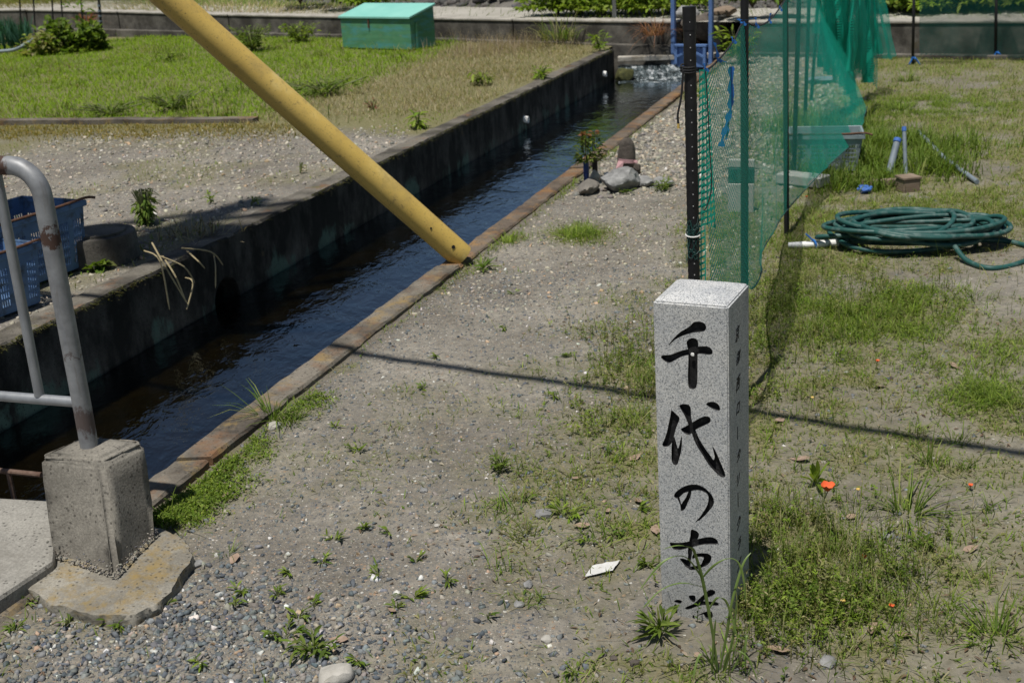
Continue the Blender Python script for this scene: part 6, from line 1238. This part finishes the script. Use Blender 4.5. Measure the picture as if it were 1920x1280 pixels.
for i in range(34):
    rr = random.Random(i); p = G(rr.uniform(-20, 60), rr.uniform(72, 96), Z_LEFT); t = empty('leek_plant', p, 0, 'blue-green leek standing in the bed at the upper left', 'leek', 'leek plants in the bed'); rng = np.random.default_rng(500 + i); n = 8
    np_mesh('leaves', *blades(np.zeros((n, 3)) + rng.normal(0, .01, (n, 3)) * np.array([1, 1, 0]), rng.uniform(0, 6.28, n), rng.uniform(.28, .45, n), np.full(n, .02), np.abs(rng.normal(.18, .12, n)), rng.uniform(0, .3, n), palette(n, [(.03, .09, .06), (.05, .13, .085)], [1, 1], .1, rng), rng), M['leaf'], t)
wp = empty('irrigation_pipe', G(0, 98, Z_LEFT), 0, 'thin pale pipe lying beside the leek bed', 'pipe'); q = wp.location; MB().tube(cat([G(-40, 98, .12) - q, G(20, 95, .13) - q, G(45, 85, .2) - q, G(72, 68, .25) - q], 5), .022, 8).build('tube', M['crategrey'], wp, smooth=True)
HG = 'shrubs on the bank above the far wall'
hedge = [(1030, 19), (1075, 17), (1120, 19), (1165, 17), (1205, 18), (1245, 15)]; hl = ['leftmost yellow-green hedge shrub above the far wall', 'second yellow-green hedge shrub from the left', 'third yellow-green hedge shrub, left of the sign pole', 'hedge shrub right behind the sign pole', 'hedge shrub second from the blue gate', 'hedge shrub nearest the blue gate']
for i, (px, py) in enumerate(hedge): shrub(G(px, py, .42) + Vector((.1, .25, 0)), (.42, .4, .5), 900, .075, hl[i], 410 + i, BRIGHT, BW, HG)
rl = ['dark shrub behind the gathered net', 'dark green shrub left of the thin black post', 'bright green shrub between the two thin posts', 'dark shrub behind the dark net', 'large dark shrub in the upper right corner']
for i, (px, py, sc) in enumerate([(1610, 14, .6), (1690, 14, .6), (1765, 15, .6), (1830, 10, .75), (1915, 8, .8)]): shrub(G(px, py, .42) + Vector((.25, .45, 0)), (sc, sc * .8, sc * 1.1), 1300, .09, rl[i], 430 + i, GREEN if i != 2 else BRIGHT, GW if i != 2 else BW, HG)
for i, (px, py, lab) in enumerate([(690, 10, 'small bright shrub above the green box, left'), (655, 14, 'low shrub on the bank above the turquoise lid'), (545, 3, 'leafy shrub on the bank right of the yellow tube'), (1400, 8, 'shrub on the bank above the first posts'), (1450, 6, 'shrub on the bank seen through the net top'), (620, 3, 'dark shrub on the bank left of the box')]): shrub(G(px, py, .5) + Vector((.1, .2, .05)), (.35, .3, .35), 500, .08, lab, 450 + i, GREEN + BRIGHT, GW + BW, HG)

# moss and fine weeds hanging on the lip of the left canal wall
rng = np.random.default_rng(61); n = 5200; y = rng.uniform(3.4, 12.8, n); k = rng.uniform(0, 1, n) < np.clip(2.2 * (fbm(y, y * 0 + 3, 1.3, 3, 91) - .38), .03, 1); y = y[k]; n = len(y); P = np.stack([S_WALL + SL * y + rng.normal(-.006, .008, n), y, Z_LEFT - np.abs(rng.normal(0, .012, n))], 1)
tag(np_mesh('wall_moss', *blades_lo(P, rng.normal(math.atan2(CN.y, CN.x), .8, n), rng.uniform(.008, .028, n), rng.uniform(.003, .007, n), rng.uniform(.6, 1.5, n), rng.uniform(.3, 1, n), palette(n, [(.07, .075, .022), (.11, .105, .035), (.05, .045, .025), (.15, .14, .04)], [3, 2, 2, 1], .15, rng)), M['leaf']), 'dark moss fringe on the lip of the left channel wall', 'moss', kind='stuff')

# utility pole at the roadside left of the camera (its shadow lies over the crates and the wall top)
ub = Vector((-3.36, 3.1, 0)); up_ = empty('utility_pole', ub, 0, 'tall grey concrete utility pole on the left, carrying transformers', 'utility pole')
MB().tube([(0, 0, -.8), (0, 0, 12.2)], [.17, .1], 20).build('shaft', M['capconc'], up_, smooth='auto')
for (dx, dy, z0, z1, r) in ((.34, .1, 8.3, 9.3, .24), (-.34, -.1, 8.3, 9.3, .24)): MB().tube([(dx, dy, z0), (dx, dy, z1)], r, 20).build('transformer', M['steel'], up_, smooth='auto')
for z in (9.6, 10.6, 11.5): MB().box((0, 0, z), (1.5, .08, .08), .3).build('crossarm', M['steel'], up_)

# weeds rooted in the joint between kerb and path
rng = np.random.default_rng(62); n = 5200; y = rng.uniform(3.2, 11.5, n); k = rng.uniform(0, 1, n) < np.clip(2.4 * (fbm(y, y * 0 + 9, 2.2, 3, 93) - .42), .0, 1) + .05; y = y[k]; n = len(y); x = S_KERB_OUT + .012 + np.abs(rng.normal(0, .028, n)) + SL * y
tag(np_mesh('kerb_weeds', *blades_lo(np.stack([x, y, height(x, y) - .004], 1), rng.uniform(0, 6.28, n), rng.uniform(.012, .055, n), rng.uniform(.002, .0045, n), np.abs(rng.normal(.7, .3, n)), rng.uniform(.1, .8, n), palette(n, BRIGHT + GREEN + OLIVE, BW + GW + OW, .15, rng)), M['leaf']), 'thin weeds rooted along the joint of kerb and path', 'weeds', kind='stuff')

# litter: bits of dead leaf and twig trodden into the soil
rng = np.random.default_rng(63); P = keep(26000, lambda s, x, y: np.clip(.12 + .5 * np.exp(-((s + .95) / .35) ** 2) + .25 * (s > -.7), 0, 1) * np.clip(3 * (fbm(x, y, 3, 3, 97) - .38), 0, 1), (-2.0, 1.6, 1.8, 6), seed=63); n = len(P); P[:, 2] += .003
tag(np_mesh('leaf_litter', *leaves(P, rng.uniform(0, 6.28, n), rng.normal(.05, .15, n), rng.uniform(.006, .026, n), rng.uniform(.0015, .008, n), palette(n, [(.2, .14, .095), (.3, .23, .17), (.13, .095, .07), (.36, .3, .23)], [3, 3, 2, 1], .15, rng), rng), M['leaf']), 'bits of dead leaf and twig trodden into the soil', 'litter', kind='stuff')

# ragged clumps standing out of the field, the net foot and the lawn
def clumps(name, C, per, spread, L, Wd, pal, w, label, seed, hf):
    rng = np.random.default_rng(seed); n = len(C) * per; P = np.repeat(C, per, 0); sz = np.repeat(rng.uniform(.5, 1.25, len(C)), per); P[:, 0] += rng.normal(0, spread, n) * sz; P[:, 1] += rng.normal(0, spread, n) * sz; P[:, 2] = hf(P[:, 0], P[:, 1]) - .004
    c = palette(len(C), pal, w, .18, rng).repeat(per, 0) * (1 + .15 * rng.standard_normal((n, 1))).clip(.6, 1.5)
    tag(np_mesh(name, *blades(P, rng.uniform(0, 6.28, n), rng.uniform(*L, n) * sz, rng.uniform(*Wd, n), np.abs(rng.normal(.55, .35, n)), rng.uniform(.1, 1.0, n), c, rng), M['leaf']), label, 'grass', kind='stuff')
clumps('ragged_grass', keep(2600, lambda s, x, y: np.clip(gsq(s, x, y) * (s > -1.15) * (.35 + .5 * np.exp(-((s + .75) / .3) ** 2)), 0, 1), (-1.15, 2.2, 2.1, 7.5), seed=71), 16, .016, (.03, .1), (.0016, .0036), GREEN + OLIVE + BRIGHT, GW + OW + BW, 'ragged taller grass clumps scattered over the right field', 71, height)
clumps('ragged_grass', keep(3000, lambda s, x, y: np.clip(.3 * lawn_p(s, x, y) * np.clip(4 * (fbm(x, y, .9, 3, 88) - .42), 0, 1) + .22 * mix_p(s, x, y), 0, 1), LB, height_left, seed=72), 16, .05, (.07, .17), (.005, .01), GREEN + OLIVE, GW + OW, 'shaggy darker clumps breaking up the lawn on the left bank', 72, height_left)
